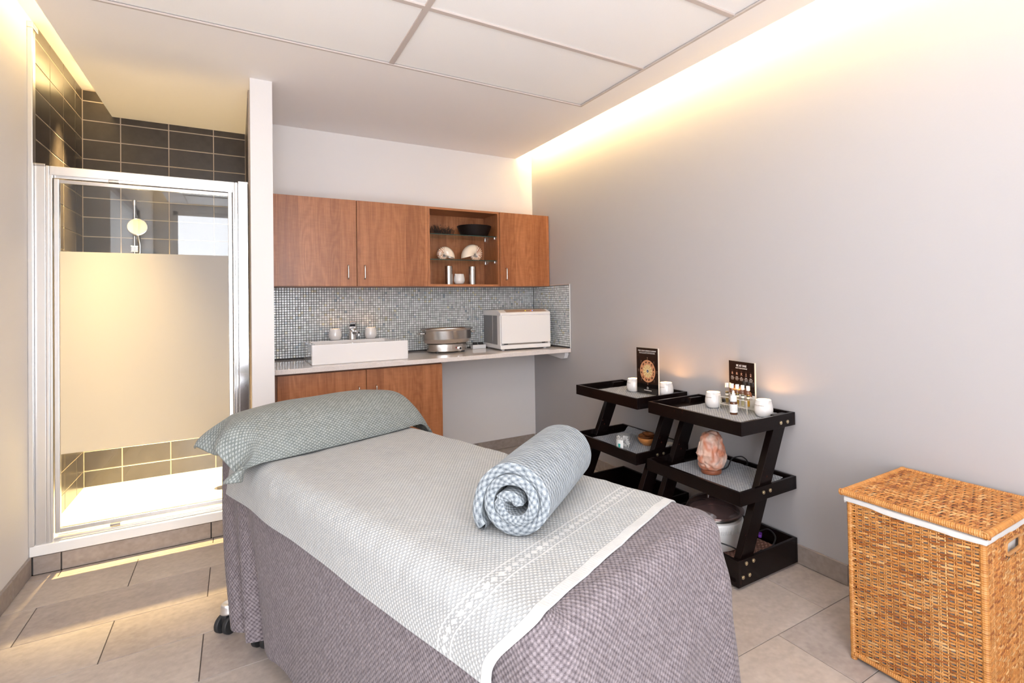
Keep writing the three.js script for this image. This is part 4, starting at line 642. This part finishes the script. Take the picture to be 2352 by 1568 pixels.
{ // salt lamp
  const t = thing('salt_lamp', 'pink rock salt lamp on a round wooden base', 'lamp', [-0.243, TM, 2.25]);
  part('base', lathe([[0, 0], [0.047, 0], [0.05, 0.003], [0.05, 0.018], [0.047, 0.021], [0, 0.021]], 40), std({ color: lin(0.24, 0.075, 0.035), roughness: 0.4 }), t);
  let g = new THREE.IcosahedronGeometry(1, 24); g.deleteAttribute('uv'); g.deleteAttribute('normal'); g = mergeVertices(g, 1e-4); const p = g.attributes.position, C = new Float32Array(p.count * 3);
  for (let i = 0; i < p.count; i++) {
    let x = p.getX(i), y = p.getY(i), z = p.getZ(i); const e = n3(x * 1.6 + 4, y * 1.6, z * 1.6, 1) * 0.15 + (Math.abs(n3(x * 2.7, y * 2.7, z * 2.7, 2)) - 0.3) * 0.16 + n3(x * 6, y * 6, z * 6, 12) * 0.035 + n3(x * 14, y * 14, z * 14, 3) * 0.014 - 0.05 * Math.max(0, Math.abs(n3(x * 2.6, y * 2.6, z * 2.6, 9)) - 0.35);
    const wy = Math.pow(Math.max(0.05, 1 - Math.pow(Math.abs(y), y > 0 ? 3.4 : 5)), 0.42) / Math.sqrt(Math.max(0.04, 1 - y * y)) * (y > 0 ? 1 - 0.10 * y : 1), sx = 0.070 * (1 + e) * wy * (1 + 0.06 * (y < 0 ? 1 : 0)), sy = 0.098 * (1 + e * 0.6);
    let X = x * sx, Y = y * sy, Z = z * sx * 0.95; Y = Math.max(Y, -0.086 + 0.004 * n3(x * 9, 1, z * 9, 4)); X += 0.010 * (Y / 0.1) * (Y > 0 ? 1 : 0.3); p.setXYZ(i, X, Y + 0.107, Z);
    const a = sst(-0.35, 0.4, n3(x * 2.2, y * 2.6 + 7, z * 2.2, 6) + 0.4 * n3(x * 6, y * 6, z * 6, 7)), b = sst(0.15, 0.5, n3(x * 3.2 + 3, y * 2.2, z * 3.2, 8));
    const lo = [0.66, 0.25, 0.14], hi = [0.80, 0.52, 0.40]; C[3 * i] = mix(lo[0], hi[0], a) + 0.06 * b; C[3 * i + 1] = mix(lo[1], hi[1], a) + 0.14 * b; C[3 * i + 2] = mix(lo[2], hi[2], a) + 0.15 * b;
  }
  g.setAttribute('color', new THREE.BufferAttribute(C, 3)); g.computeVertexNormals(); part('salt_rock', g, phys({ vertexColors: true, roughness: 0.5, transmission: 0.25, thickness: 0, bumpMap: null }), t);
  part('cord', tube([[0.04, 0.008, 0.02], [0.075, 0.02, 0.035], [0.12, 0.055, 0.03], [0.165, 0.062, 0.05], [0.193, 0.04, 0.06], [0.2, 0.014, 0.055], [0.195, 0.006, 0.03]], 0.0032, 60, 8), M.black, t, 'black power cord');
}
{ // food warmer in the bottom tray
  const t = thing('stone_warmer', 'white ribbed electric warmer with a smoky domed lid in the bottom tray', 'warmer', [-0.222, 0.0415, 2.245]);
  part('pot_body', lathe([[0, 0], [0.115, 0], [0.118, 0.003], [0.128, 0.085], [0.1285, 0.09], [0.13, 0.1], [0.136, 0.104], [0.136, 0.128], [0.13, 0.134], [0, 0.134]], 64), M.acrylicWhite, t);
  const ribs = []; for (let k = 0; k < 96; k++) { const a = k / 96 * 6.2832, q = box(-0.002, 0.002, 0.088, 0.125, -0.0015, 0.0015); q.translate(0, 0, 0.1365); q.rotateY(a); ribs.push(q); } const rb = part('rib_band', merge(ribs), M.acrylicWhite, t); rb.userData.kind = 'stuff';
  part('steel_band', lathe([[0.122, 0.134], [0.124, 0.136], [0.124, 0.158], [0.12, 0.16]], 64), M.steel, t, 'polished steel band');
  const smoky = phys({ color: lin(0.30, 0.20, 0.19), roughness: 0.03, transmission: 0.85, thickness: 0, ior: 1.5 });
  part('dome_lid', smoothLathe([[0.143, 0.158], [0.144, 0.163], [0.14, 0.17], [0.12, 0.196], [0.08, 0.218], [0.04, 0.228], [0, 0.231]], 64, 40), smoky, t, 'smoky see-through domed lid');
  part('lid_handle', tube([[-0.045, 0.222, 0], [-0.035, 0.243, 0], [0, 0.25, 0], [0.035, 0.243, 0], [0.045, 0.222, 0]], 0.006, 30, 10), smoky, t);
}
{
  one('power_cable', tube([[-0.10, 0.05, 2.30], [-0.05, 0.085, 2.36], [-0.04, 0.12, 2.42], [-0.08, 0.115, 2.49], [-0.16, 0.085, 2.515], [-0.24, 0.075, 2.50], [-0.30, 0.07, 2.47], [-0.33, 0.05, 2.44]], 0.0036, 90, 8), M.black, 'black power cable looping out of the bottom trolley tray', 'cable');
  one('power_cable', tube([[-0.375, 0.13, 2.27], [-0.365, 0.128, 2.37], [-0.325, 0.115, 2.44], [-0.27, 0.08, 2.48], [-0.2, 0.05, 2.46], [-0.12, 0.048, 2.44]], 0.0032, 70, 8), M.black, 'black cable hanging across the white ribbed warmer', 'cable');
  one('cable_plug', rbox(-0.02, 0.02, 0, 0.014, -0.008, 0.008, 0.004, 2), std({ color: lin(0.14, 0.03, 0.32), roughness: 0.4 }), 'small purple plug lying in the bottom trolley tray', 'plug', [-0.075, 0.086, 2.40], 0.6);
}
// ------------------------------------------------------------ treatment bed
const BED = { pos: [-1.4904, 0, 3.2072], turn: 16 * DEG }; // foot end; local +z points from head to foot
const HX = 0.342, ZF = 0.032, ZH = -1.80, YB = 0.70, RB = 0.055;
{
  const t = thing('massage_table', 'treatment table on castors hidden under the grey cover', 'massage table', BED.pos, BED.turn);
  part('mattress', rbox(-0.325, 0.325, 0.60, YB - 0.012, ZH + 0.02, ZF - 0.02, 0.045, 4), std({ color: lin(0.5, 0.48, 0.46), roughness: 0.7 }), t);
  part('frame', merge([rbox(-0.28, 0.28, 0.55, 0.60, ZH + 0.06, ZF - 0.08, 0.006), rbox(-0.09, 0.09, 0.14, 0.56, -1.1, -0.7, 0.01)]), M.whitePlastic, t);
  part('chassis', merge([rbox(-0.05, 0.05, 0.09, 0.15, -1.66, -0.22, 0.01), rbox(-0.30, 0.30, 0.095, 0.13, -1.68, -1.61, 0.012), rbox(-0.26, 0.26, 0.095, 0.13, -0.28, -0.21, 0.012)]), M.alu, t);
  for (const [x, z] of [[-0.335, -1.70], [0.32, -1.66], [-0.285, -0.25], [0.285, -0.25], [-0.27, -1.50]]) {
    const c = new THREE.Group(); c.name = 'castor'; c.position.set(x, 0, z); c.rotation.y = 0.5; t.add(c);
    part('swivel_cap', merge([smoothLathe([[0.0, 0.112], [0.018, 0.111], [0.025, 0.105], [0.027, 0.09], [0.026, 0.072], [0, 0.07]], 28, 24), rbox(0.005, 0.06, 0.085, 0.108, -0.018, 0.018, 0.005, 2)]), M.alu, c);
    for (const s of [-1, 1]) part('wheel', merge([(() => { const g = lathe([[0, -0.009], [0.03, -0.009], [0.034, -0.006], [0.034, 0.006], [0.03, 0.009], [0, 0.009]], 32); g.rotateX(Math.PI / 2); g.translate(-0.008, 0.034, s * 0.019); return g; })()]), M.blackRubber, c);
    part('fork', rbox(-0.024, 0.02, 0.03, 0.074, -0.011, 0.011, 0.006, 2), M.blackRubber, c);
  }
}
{ // cover: flat top, rounded edge, skirt with soft folds
  const hemY = (side, w) => side === 'left' ? 0.085 + 0.03 * sst(-1.2, -1.62, w) + 0.012 * Math.sin(w * 9) : 0.09;
  const geos = [], rc = 0.075, half = rc * Math.PI / 4;
  const top = new THREE.Shape(), X = HX - RB, a = ZH + RB, b = ZF - RB, r = rc - RB > 0 ? rc - RB : 0.004;
  top.moveTo(-X + r, -b); top.lineTo(X - r, -b); top.quadraticCurveTo(X, -b, X, -b + r); top.lineTo(X, -a - r); top.quadraticCurveTo(X, -a, X - r, -a); top.lineTo(-X + r, -a); top.quadraticCurveTo(-X, -a, -X, -a - r); top.lineTo(-X, -b + r); top.quadraticCurveTo(-X, -b, -X + r, -b);
  const tg = new THREE.ShapeGeometry(top, 8); tg.rotateX(-Math.PI / 2); tg.translate(0, YB, 0); geos.push(uvm(tg));
  const sides = { left: { n: [-1, 0], len: ZF - ZH }, right: { n: [1, 0], len: ZF - ZH }, foot: { n: [0, 1], len: 2 * HX }, head: { n: [0, -1], len: 2 * HX } };
  for (const [side, q] of Object.entries(sides)) {
    const L = q.len - 2 * rc, tot = L + 2 * half, NU = Math.round(tot / 0.011), NV = 74;
    const along = q.n[0] ? [0, 1] : [1, 0], mid = q.n[0] ? [q.n[0] * HX, (ZF + ZH) / 2] : [0, q.n[1] > 0 ? ZF : ZH];
    const base = (w) => { // point on the footprint and outward normal, w from -tot/2 to tot/2
      const e = Math.abs(w) - L / 2, s = Math.sign(w);
      if (e <= 0) return { p: [mid[0] + along[0] * w, mid[1] + along[1] * w], n: q.n };
      const an = e / rc, n = [q.n[0] * Math.cos(an) + along[0] * s * Math.sin(an), q.n[1] * Math.cos(an) + along[1] * s * Math.sin(an)];
      const c = [mid[0] - q.n[0] * rc + along[0] * s * L / 2, mid[1] - q.n[1] * rc + along[1] * s * L / 2]; return { p: [c[0] + n[0] * rc, c[1] + n[1] * rc], n };
    };
    const fn = (u, v) => {
      const w = (u - 0.5) * tot, B = base(w), k = v * NV;
      const ra = 14; let off, y, drop;
      if (k <= ra) { const an = (k / ra) * Math.PI / 2; off = -RB + RB * Math.sin(an); y = YB - RB + RB * Math.cos(an); drop = 0; }
      else {
        const t = (k - ra) / (NV - ra), zl = B.p[1], hy = hemY(side, zl); y = mix(YB - RB, hy, t); drop = t;
        const ph = side === 'left' ? zl : side === 'right' ? zl + 3 : B.p[0] + 7;
        const corner = Math.exp(-Math.pow((Math.abs(w) - tot / 2) / 0.09, 2));
        const f = Math.pow(t, 1.3);
        let fold = 0.010 * n3(ph * 5.2, t * 0.7, 1.3, 21) + 0.006 * n3(ph * 13, t * 0.9, 4.1, 22);
        if (side === 'left') fold += 0.030 * Math.exp(-Math.pow((zl + 1.57) / 0.035, 2)) - 0.035 * Math.exp(-Math.pow((zl + 1.49) / 0.04, 2)) + 0.03 * Math.exp(-Math.pow((zl + 1.70) / 0.05, 2));
        if (side === 'foot') fold += 0.018 * Math.sin(B.p[0] * 11 + 1.2) * t + 0.02 * t;
        off = fold * f + (side === 'left' ? -0.004 : 0.012) * t + corner * (0.035 * t + 0.012 * Math.sin(t * 2.6));
        if (side === 'foot' || side === 'right') { const dg = Math.exp(-Math.pow((y - (0.42 + 0.35 * (B.p[0]))) / 0.05, 2)); off += 0.008 * dg * (side === 'foot' ? 1 : 0.3); }
      }
      const pull = 0.23 * Math.pow(drop, 1.1) * sst(-1.05, ZH, B.p[1]); // the head end hangs inwards
      return [B.p[0] + B.n[0] * off, y + 0.002 * n3(w * 20, v * 20, 5, 9) * (k <= ra ? 0.3 : 0), B.p[1] + B.n[1] * off + pull];
    };
    const uvf = (u, v) => { const w = (u - 0.5) * tot, h = v * NV <= 14 ? (v * NV / 14) * RB * Math.PI / 2 : RB * Math.PI / 2 + (v * NV - 14) / (NV - 14) * (YB - RB - 0.09); return q.n[0] ? [q.n[0] * (HX - RB + h), mid[1] + w] : [w, q.n[1] > 0 ? ZF - RB + h : ZH + RB - h]; };
    geos.push(gridGeo(fn, NU, NV, uvf));
  }
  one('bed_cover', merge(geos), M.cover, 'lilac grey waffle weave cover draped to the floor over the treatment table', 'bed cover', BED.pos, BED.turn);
}
{ // pale towel along the bed, hanging a hand's width over both long sides
  const R = RB + 0.004, Xf = HX - RB, arc = R * Math.PI / 2, zHead = -1.62;
  const zEnd = (p) => { const s = p > -0.31 ? 0.02 + (p + 0.31) * 0.155 : 0.02 + 0.09 * sst(-0.31, -0.45, p); return -s; };
  const fn = (u, v) => {
    const p = (u - 0.5) * TW, e = Math.abs(p) - Xf, s = Math.sign(p), z = mix(zEnd(p), zHead, v); let x, y;
    const w = 0.0018 * n3(p * 14, z * 14, 2, 31) + 0.001 * n3(p * 40, z * 40, 2, 32);
    if (e <= 0) { x = p; y = YB + 0.0062 + w; } else if (e < arc) { const a = e / R; x = s * (Xf + (R + 0.002 + w) * Math.sin(a)); y = YB - RB + (R + 0.002 + w) * Math.cos(a); } else { const d = e - arc; x = s * (Xf + R + 0.003 + 0.10 * d + 0.06 * d * n3(z * 5, 0, 1, 33)); y = YB - RB - d; }
    return [x, y, z];
  };
  one('bed_towel', thickSheet(fn, 150, 250, 0.005, (u, v) => [u, v], false), M.pale, 'pale checked towel with a lozenge border laid along the bed', 'towel', BED.pos, BED.turn);
}
{ // sage towel over the pillow: rests on the bed in front, flops over the shower side
  const LQ = 0.90, q0 = -0.45;
  const fn = (u, v) => {
    const q = q0 + u * LQ; // lateral cloth coordinate
    const zc = -1.60 - 0.10 * (q + 0.1), ends = Math.pow(clamp(1 - Math.pow(Math.abs((q + 0.015) / 0.47), 3.4), 0, 1), 0.6);
    const hgt = 0.124 * ends + 0.012, rx = 0.215 + 0.02 * ends;
    const an = -0.22 + v * (Math.PI * 0.92), cs = Math.cos(an), sn = Math.sin(an);
    let z = zc + rx * cs * (1 + 0.04 * n3(q * 6, v * 3, 1, 41)), y = YB + 0.016 + hgt * Math.max(-0.02, sn) + 0.02 * Math.max(0, sn) * ends, x = q;
    y += 0.005 * n3(q * 8, v * 6, 0, 42) * Math.max(0, sn);
    const d = -0.325 - q; // beyond the bed edge on the shower side
    if (d > 0) {
      const k = d / 0.125, foldA = 0.5 + 0.5 * Math.cos(v * 13.5 - 0.5), lift = 0.045 * foldA;
      x = -0.325 - 0.115 * Math.sin(Math.min(1, k) * 1.25) * (0.72 + 0.28 * foldA) + 0.02 * (1 - foldA) * Math.min(1, k * 2);
      y -= k * k * 0.06 * (0.5 + 0.75 * (1 - foldA)) + 0.012 * k - lift * k * 0.3; z += 0.018 * Math.sin(v * 15) * k;
      if (v < 0.16) { const f = 1 - v / 0.16; y -= 0.02 * f * k; z -= 0.03 * f * k; }
    }
    const d2 = q - 0.335; if (d2 > 0) { x = 0.335 + d2 * 0.75; y -= d2 * d2 * 6; }
    return [x, y, z];
  };
  const cl = thickSheet(fn, 150, 90, 0.008, (u, v) => [u * LQ, v * 0.64], false);
  one('pillow_towel', cl, M.sage, 'sage grey waffle towel draped over the pillow, its corner hanging towards the shower', 'towel', BED.pos, BED.turn);
  const p = smoothLathe([[0, -0.33], [0.07, -0.325], [0.1, -0.29], [0.105, 0], [0.1, 0.29], [0.07, 0.325], [0, 0.33]], 40, 50); p.rotateZ(Math.PI / 2); p.scale(0.92, 0.52, 1.75); p.rotateY(0.1); p.translate(0.0, YB + 0.068, -1.60); p.computeVertexNormals();
  one('pillow', p, std({ color: lin(0.7, 0.68, 0.66), roughness: 0.9 }), 'plump pillow hidden under the sage towel at the head of the bed', 'pillow', BED.pos, BED.turn);
}
{ // rolled towel
  const L = 0.40, th = 0.0295, turns = 2.1, r0 = 0.024, r1 = 0.078;
  const t = thing('rolled_towel', 'blue grey waffle towel rolled up near the foot of the bed', 'towel', [-1.70, YB + 0.0105 + r1 * 1.0, 2.985], Math.atan2(0.754, -0.657));
  const A = -2.35; // angle where the loose outer end touches the bed, seen from the near end
  const fn = (u, v) => {
    const k = Math.min(1, u / 0.86), tail = sst(0.86, 1, u), ang = A + Math.PI * 2 * 0.0 - k * turns * 2 * Math.PI; let r = mix(r1, r0, Math.pow(k, 0.92)); r *= 1 + 0.025 * n3(k * 18, v * 2, 0, 51);
    const z = v * L + 0.006 * n3(k * 14, 3, v, 52) * (v < 0.5 ? 1 : -1) + (0.018 * k - 0.01) * (v < 0.5 ? -1 : 1) * 0.6;
    let x = r * Math.cos(ang) * 1.06, y = r * Math.sin(ang) * 0.97; { const ta = ang - 1.9 * tail, tr = r * (1 - 1.25 * tail); x = mix(x, tr * Math.cos(ta - 0.2 * tail), tail); y = mix(y, tr * Math.sin(ta - 0.2 * tail), tail); }
    const f = sst(0.075, 0.0, k); x -= 0.020 * f; y -= 0.008 * f; y = Math.max(y, -r1 + 0.001);
    return [-x, y, z];
  };
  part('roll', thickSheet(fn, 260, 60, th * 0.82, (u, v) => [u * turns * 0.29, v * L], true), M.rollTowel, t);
}
// ------------------------------------------------------------ wicker hamper
{
  const X0 = -0.447, X1 = -0.035, Z0 = 3.045, Z1 = 3.447, Yb = 0.012, Yt = 0.548;
  const t = thing('laundry_hamper', 'rattan laundry hamper with a lid and white cloth liner in front of the grey wall', 'hamper');
  const P = [], N = [], C = [];
  const reset = () => { P.length = N.length = C.length = 0; };
  const flush = (name, label) => { const g = new THREE.BufferGeometry(); g.setAttribute('position', new THREE.BufferAttribute(new Float32Array(P), 3)); g.setAttribute('color', new THREE.BufferAttribute(new Float32Array(C), 3)); g.computeVertexNormals(); const m = part(name, g, M.rattan, t, label); return m; };
  const rat = (k) => { const a = hash(k, 1, 61), b = hash(k, 2, 61); const base = a < 0.18 ? [0.27, 0.085, 0.016] : a < 0.55 ? [0.42, 0.165, 0.035] : a < 0.9 ? [0.48, 0.215, 0.058] : [0.56, 0.31, 0.12]; return base.map((c) => c * (0.82 + 0.36 * b)); };
  const quad = (a, b, c, d, col) => { for (const q of [a, b, c, a, c, d]) { P.push(...q); C.push(...col); } };
  // a woven face: ribbons run along U, stakes along W; map(u, w, out) gives a point
  function woven(map, U, W, pitch, stakes, amp, sd, hole) {
    const rows = Math.floor(W / pitch), sp = U / stakes, seg = stakes * 5;
    for (let r = 0; r < rows; r++) {
      const wc = (r + 0.5) * pitch + 0.0006 * (hash(r, 4, sd) - 0.5), hh = pitch * 0.5 * (0.88 + 0.24 * hash(r, 5, sd)); let prev = null, col = rat(r * 7 + sd), sw = 6 + hash(r, 6, sd) * 16 | 0;
      for (let i = 0; i <= seg; i++) {
        const u = (i / seg) * U, ph = (u / sp) * 2 * Math.PI / 3 + (r % 3) * 2 * Math.PI / 3, o = amp * clamp(1.5 * Math.sin(ph) + 0.35, -1, 1), tilt = pitch * 0.30 * Math.sin(ph + 1.2);
        if (i % sw === 0) col = rat(r * 31 + i + sd);
        const cut = hole && u > hole[0] && u < hole[1] && wc > hole[2] && wc < hole[3];
        const w = wc - tilt, k = [map(u, w - hh, o - 0.0008), map(u, w - hh * 0.45, o + 0.0011), map(u, w + hh * 0.45, o + 0.0011), map(u, w + hh, o - 0.0008), map(u, w, o - 0.0018)];
        if (prev && !cut && !prev.cut) { const cc = col.map((c) => c * (0.93 + 0.14 * hash(r, i, sd))); for (let j = 0; j < 5; j++) quad(prev.k[j], k[j], k[(j + 1) % 5], prev.k[(j + 1) % 5], cc); }
        prev = { k, cut };
      }
    }
    for (let s = 0; s <= stakes; s++) for (const dd of [-0.0028, 0.0028]) {
      const u = clamp(s * sp + dd, 0.004, U - 0.004), col = rat(s * 13 + sd + (dd > 0 ? 5 : 0)).map((c) => c * 1.05), n = 24, e = 0.0022; let prev = null;
      for (let i = 0; i <= n; i++) { const w = (i / n) * W, cut = hole && u > hole[0] && u < hole[1] && w > hole[2] && w < hole[3]; const k = [map(u - e, w, 0), map(u, w, e), map(u + e, w, 0), map(u, w, -e)]; if (prev && !cut && !prev.cut) for (let j = 0; j < 4; j++) quad(prev.k[j], k[j], k[(j + 1) % 4], prev.k[(j + 1) % 4], col); prev = { k, cut }; }
    }
  }
  const ins = 0.012, pt = 0.0062, Wy = Yt - Yb - 0.02;
  const face = (name, map, U, stakes, sd, hole, pitch = pt, amp = 0.0026) => { reset(); woven(map, U, Wy, pitch, stakes, amp, sd, hole); const m = flush(name); m.userData.kind = 'stuff'; };
  const tp = (y) => 0.004 * (1 - y / Wy); // slight taper to the foot
  face('woven_side', (u, w, o) => [X0 + 0.006 - o + tp(w), Yb + 0.012 + w, Z0 + ins + u], Z1 - Z0 - 2 * ins, 17, 401, null);
  face('woven_side', (u, w, o) => [X1 - 0.006 + o, Yb + 0.012 + w, Z0 + ins + u], Z1 - Z0 - 2 * ins, 17, 402, null);
  const hole = [0.14, 0.25, Wy - 0.068, Wy - 0.03];
  face('woven_side', (u, w, o) => [X0 + ins + u, Yb + 0.012 + w, Z1 - 0.006 + o], X1 - X0 - 2 * ins, 24, 403, hole, 0.0062, 0.0024);
  face('woven_side', (u, w, o) => [X0 + ins + u, Yb + 0.012 + w, Z0 + 0.006 - o], X1 - X0 - 2 * ins, 24, 404, hole, 0.0062, 0.0024);
  // posts and rails wrapped in cane
  function wrapped(a, b, r) {
    reset(); const A = V(a), B = V(b), L = A.distanceTo(B), D = B.clone().sub(A).normalize(), S = Math.abs(D.y) > 0.9 ? V([1, 0, 0]) : V([0, 1, 0]), E1 = new THREE.Vector3().crossVectors(D, S).normalize(), E2 = new THREE.Vector3().crossVectors(D, E1).normalize(), n = Math.max(8, Math.round(L / 0.0062)), K = 10;
    let prev = null; for (let i = 0; i <= n * 3; i++) { const s = i / (n * 3), f = [0.90, 1.0, 1.0][i % 3], ring = []; for (let j = 0; j < K; j++) { const q = (j / K) * 2 * Math.PI, p = A.clone().addScaledVector(D, s * L + 0.001 * Math.sin(q)).addScaledVector(E1, r * f * Math.cos(q)).addScaledVector(E2, r * f * Math.sin(q)); ring.push([p.x, p.y, p.z]); }
      if (prev) { const col = rat(Math.floor(i / 3) * 3 + Math.round((a[0] + b[2]) * 900)).map((c, k) => mix(c, [0.50, 0.22, 0.052][k], 0.55)); for (let j = 0; j < K; j++) quad(prev[j], ring[j], ring[(j + 1) % K], prev[(j + 1) % K], col); } prev = ring; }
  }
  const rp = 0.0105, c = [[X0 + rp, Z0 + rp], [X0 + rp, Z1 - rp], [X1 - rp, Z1 - rp], [X1 - rp, Z0 + rp]];
  c.forEach(([x, z], k) => { wrapped([x + (k < 2 ? 0.003 : 0), 0.0, z], [x, Yt + 0.004, z], rp); flush('corner_post'); });
  c.forEach(([x, z], k) => { const [x2, z2] = c[(k + 1) % 4]; wrapped([x, Yb + 0.008, z], [x2, Yb + 0.008, z2], 0.009); flush('bottom_rail'); wrapped([x, Yt - 0.008, z], [x2, Yt - 0.008, z2], 0.0085); flush('top_rail'); });
  for (const z of [Z1 - 0.005, Z0 + 0.005]) { reset(); const y0 = Yb + 0.012 + hole[2], y1 = Yb + 0.012 + hole[3], x0 = X0 + ins + hole[0], x1 = X0 + ins + hole[1], r = 0.012, ring = [[x0, y0 + r, z], [x0 + r, y0, z], [x1 - r, y0, z], [x1, y0 + r, z], [x1, y1 - r, z], [x1 - r, y1, z], [x0 + r, y1, z], [x0, y1 - r, z]]; const g = tube(ring, 0.005, 70, 8, true); g.setAttribute('color', new THREE.BufferAttribute(new Float32Array(Array.from({ length: g.attributes.position.count }, () => [0.52, 0.25, 0.08]).flat()), 3)); part('handle_rim', g, M.rattan, t); }
  // cloth liner: a bag inside and a cuff folded over the rim
  const li = 0.019; part('liner', merge([box(X0 + li, X1 - li, Yb + 0.02, Yt, Z0 + li, Z0 + li + 0.002), box(X0 + li, X1 - li, Yb + 0.02, Yt, Z1 - li - 0.002, Z1 - li), box(X0 + li, X0 + li + 0.002, Yb + 0.02, Yt, Z0 + li, Z1 - li), box(X1 - li - 0.002, X1 - li, Yb + 0.02, Yt, Z0 + li, Z1 - li), box(X0 + li, X1 - li, Yb + 0.018, Yb + 0.022, Z0 + li, Z1 - li)]), M.liner, t, 'white cloth liner');
  const cuff = (u, v) => { const per = [[X0, Z0], [X0, Z1], [X1, Z1], [X1, Z0]], k = Math.min(3, Math.floor(u * 4)), f = u * 4 - k, [ax, az] = per[k], [bx, bz] = per[(k + 1) % 4]; let x = mix(ax, bx, f), z = mix(az, bz, f); const cx = (X0 + X1) / 2, cz = (Z0 + Z1) / 2; const prof = [[0.0025, Yt - 0.008], [0.004, Yt - 0.001], [0.003, Yt + 0.008], [-0.006, Yt + 0.012], [-0.018, Yt + 0.009], [-0.021, Yt - 0.01]]; const q = v * 5, i = Math.min(4, Math.floor(q)), o = mix(prof[i][0], prof[i + 1][0], q - i) + 0.0012 * n3(u * 60, v * 3, 0, 71), y = mix(prof[i][1], prof[i + 1][1], q - i) + (1 - v) * 0.004 * n3(u * 24, 1, 0, 72) - (k === 1 && v < 0.3 ? -0.012 * Math.sin(f * Math.PI) * 0 : 0); x += Math.sign(x - cx) * (Math.abs(x - cx) > (X1 - X0) / 2 - 0.001 ? o : 0); z += Math.sign(z - cz) * (Math.abs(z - cz) > (Z1 - Z0) / 2 - 0.001 ? o : 0); return [x, y, z]; };
  part('liner_cuff', gridGeo(cuff, 240, 15, (u, v) => [u * 1.6, v * 0.06]), std({ ...{}, color: M.liner.color, roughness: 0.95, bumpMap: M.liner.bumpMap, bumpScale: 0.002, side: THREE.DoubleSide }), t, 'white cloth cuff folded over the rim');
  // lid
  const LX0 = X0 - 0.014, LX1 = X1 + 0.008, LZ0 = Z0 - 0.016, LZ1 = Z1 + 0.012, LY = Yt + 0.024;
  reset(); woven((u, w, o) => { const z = LZ0 + 0.012 + w, x = LX0 + 0.012 + u; return [x, LY + 0.003 + o + 0.003 * n3(x * 9, z * 9, 0, 81), z]; }, LX1 - LX0 - 0.024, LZ1 - LZ0 - 0.024, 0.0085, 16, 0.0024, 405, null); { const m = flush('lid_weave'); m.userData.kind = 'stuff'; }
  const lc = [[LX0 + 0.009, LZ0 + 0.009], [LX0 + 0.009, LZ1 - 0.009], [LX1 - 0.009, LZ1 - 0.009], [LX1 - 0.009, LZ0 + 0.009]];
  lc.forEach(([x, z], k) => { const [x2, z2] = lc[(k + 1) % 4], dx = Math.sign(x2 - x) * 0.009, dz = Math.sign(z2 - z) * 0.009; wrapped([x - dx, LY + 0.001, z - dz], [x2 + dx, LY + 0.001, z2 + dz], 0.0105); flush('lid_border'); });
  part('lid_support', merge([box(LX0 + 0.02, LX1 - 0.02, LY - 0.009, LY - 0.003, LZ0 + 0.1, LZ0 + 0.12), box(LX0 + 0.02, LX1 - 0.02, LY - 0.009, LY - 0.003, LZ1 - 0.12, LZ1 - 0.1)]), std({ color: lin(0.45, 0.24, 0.09), roughness: 0.7 }), t);
}
// ------------------------------------------------------------ hand over
scene.traverse((o) => { if (o.isMesh) { o.castShadow = true; o.receiveShadow = true; } if (o.isPointLight || o.isSpotLight) { o.castShadow = true; } });
renderer.render(scene, camera);
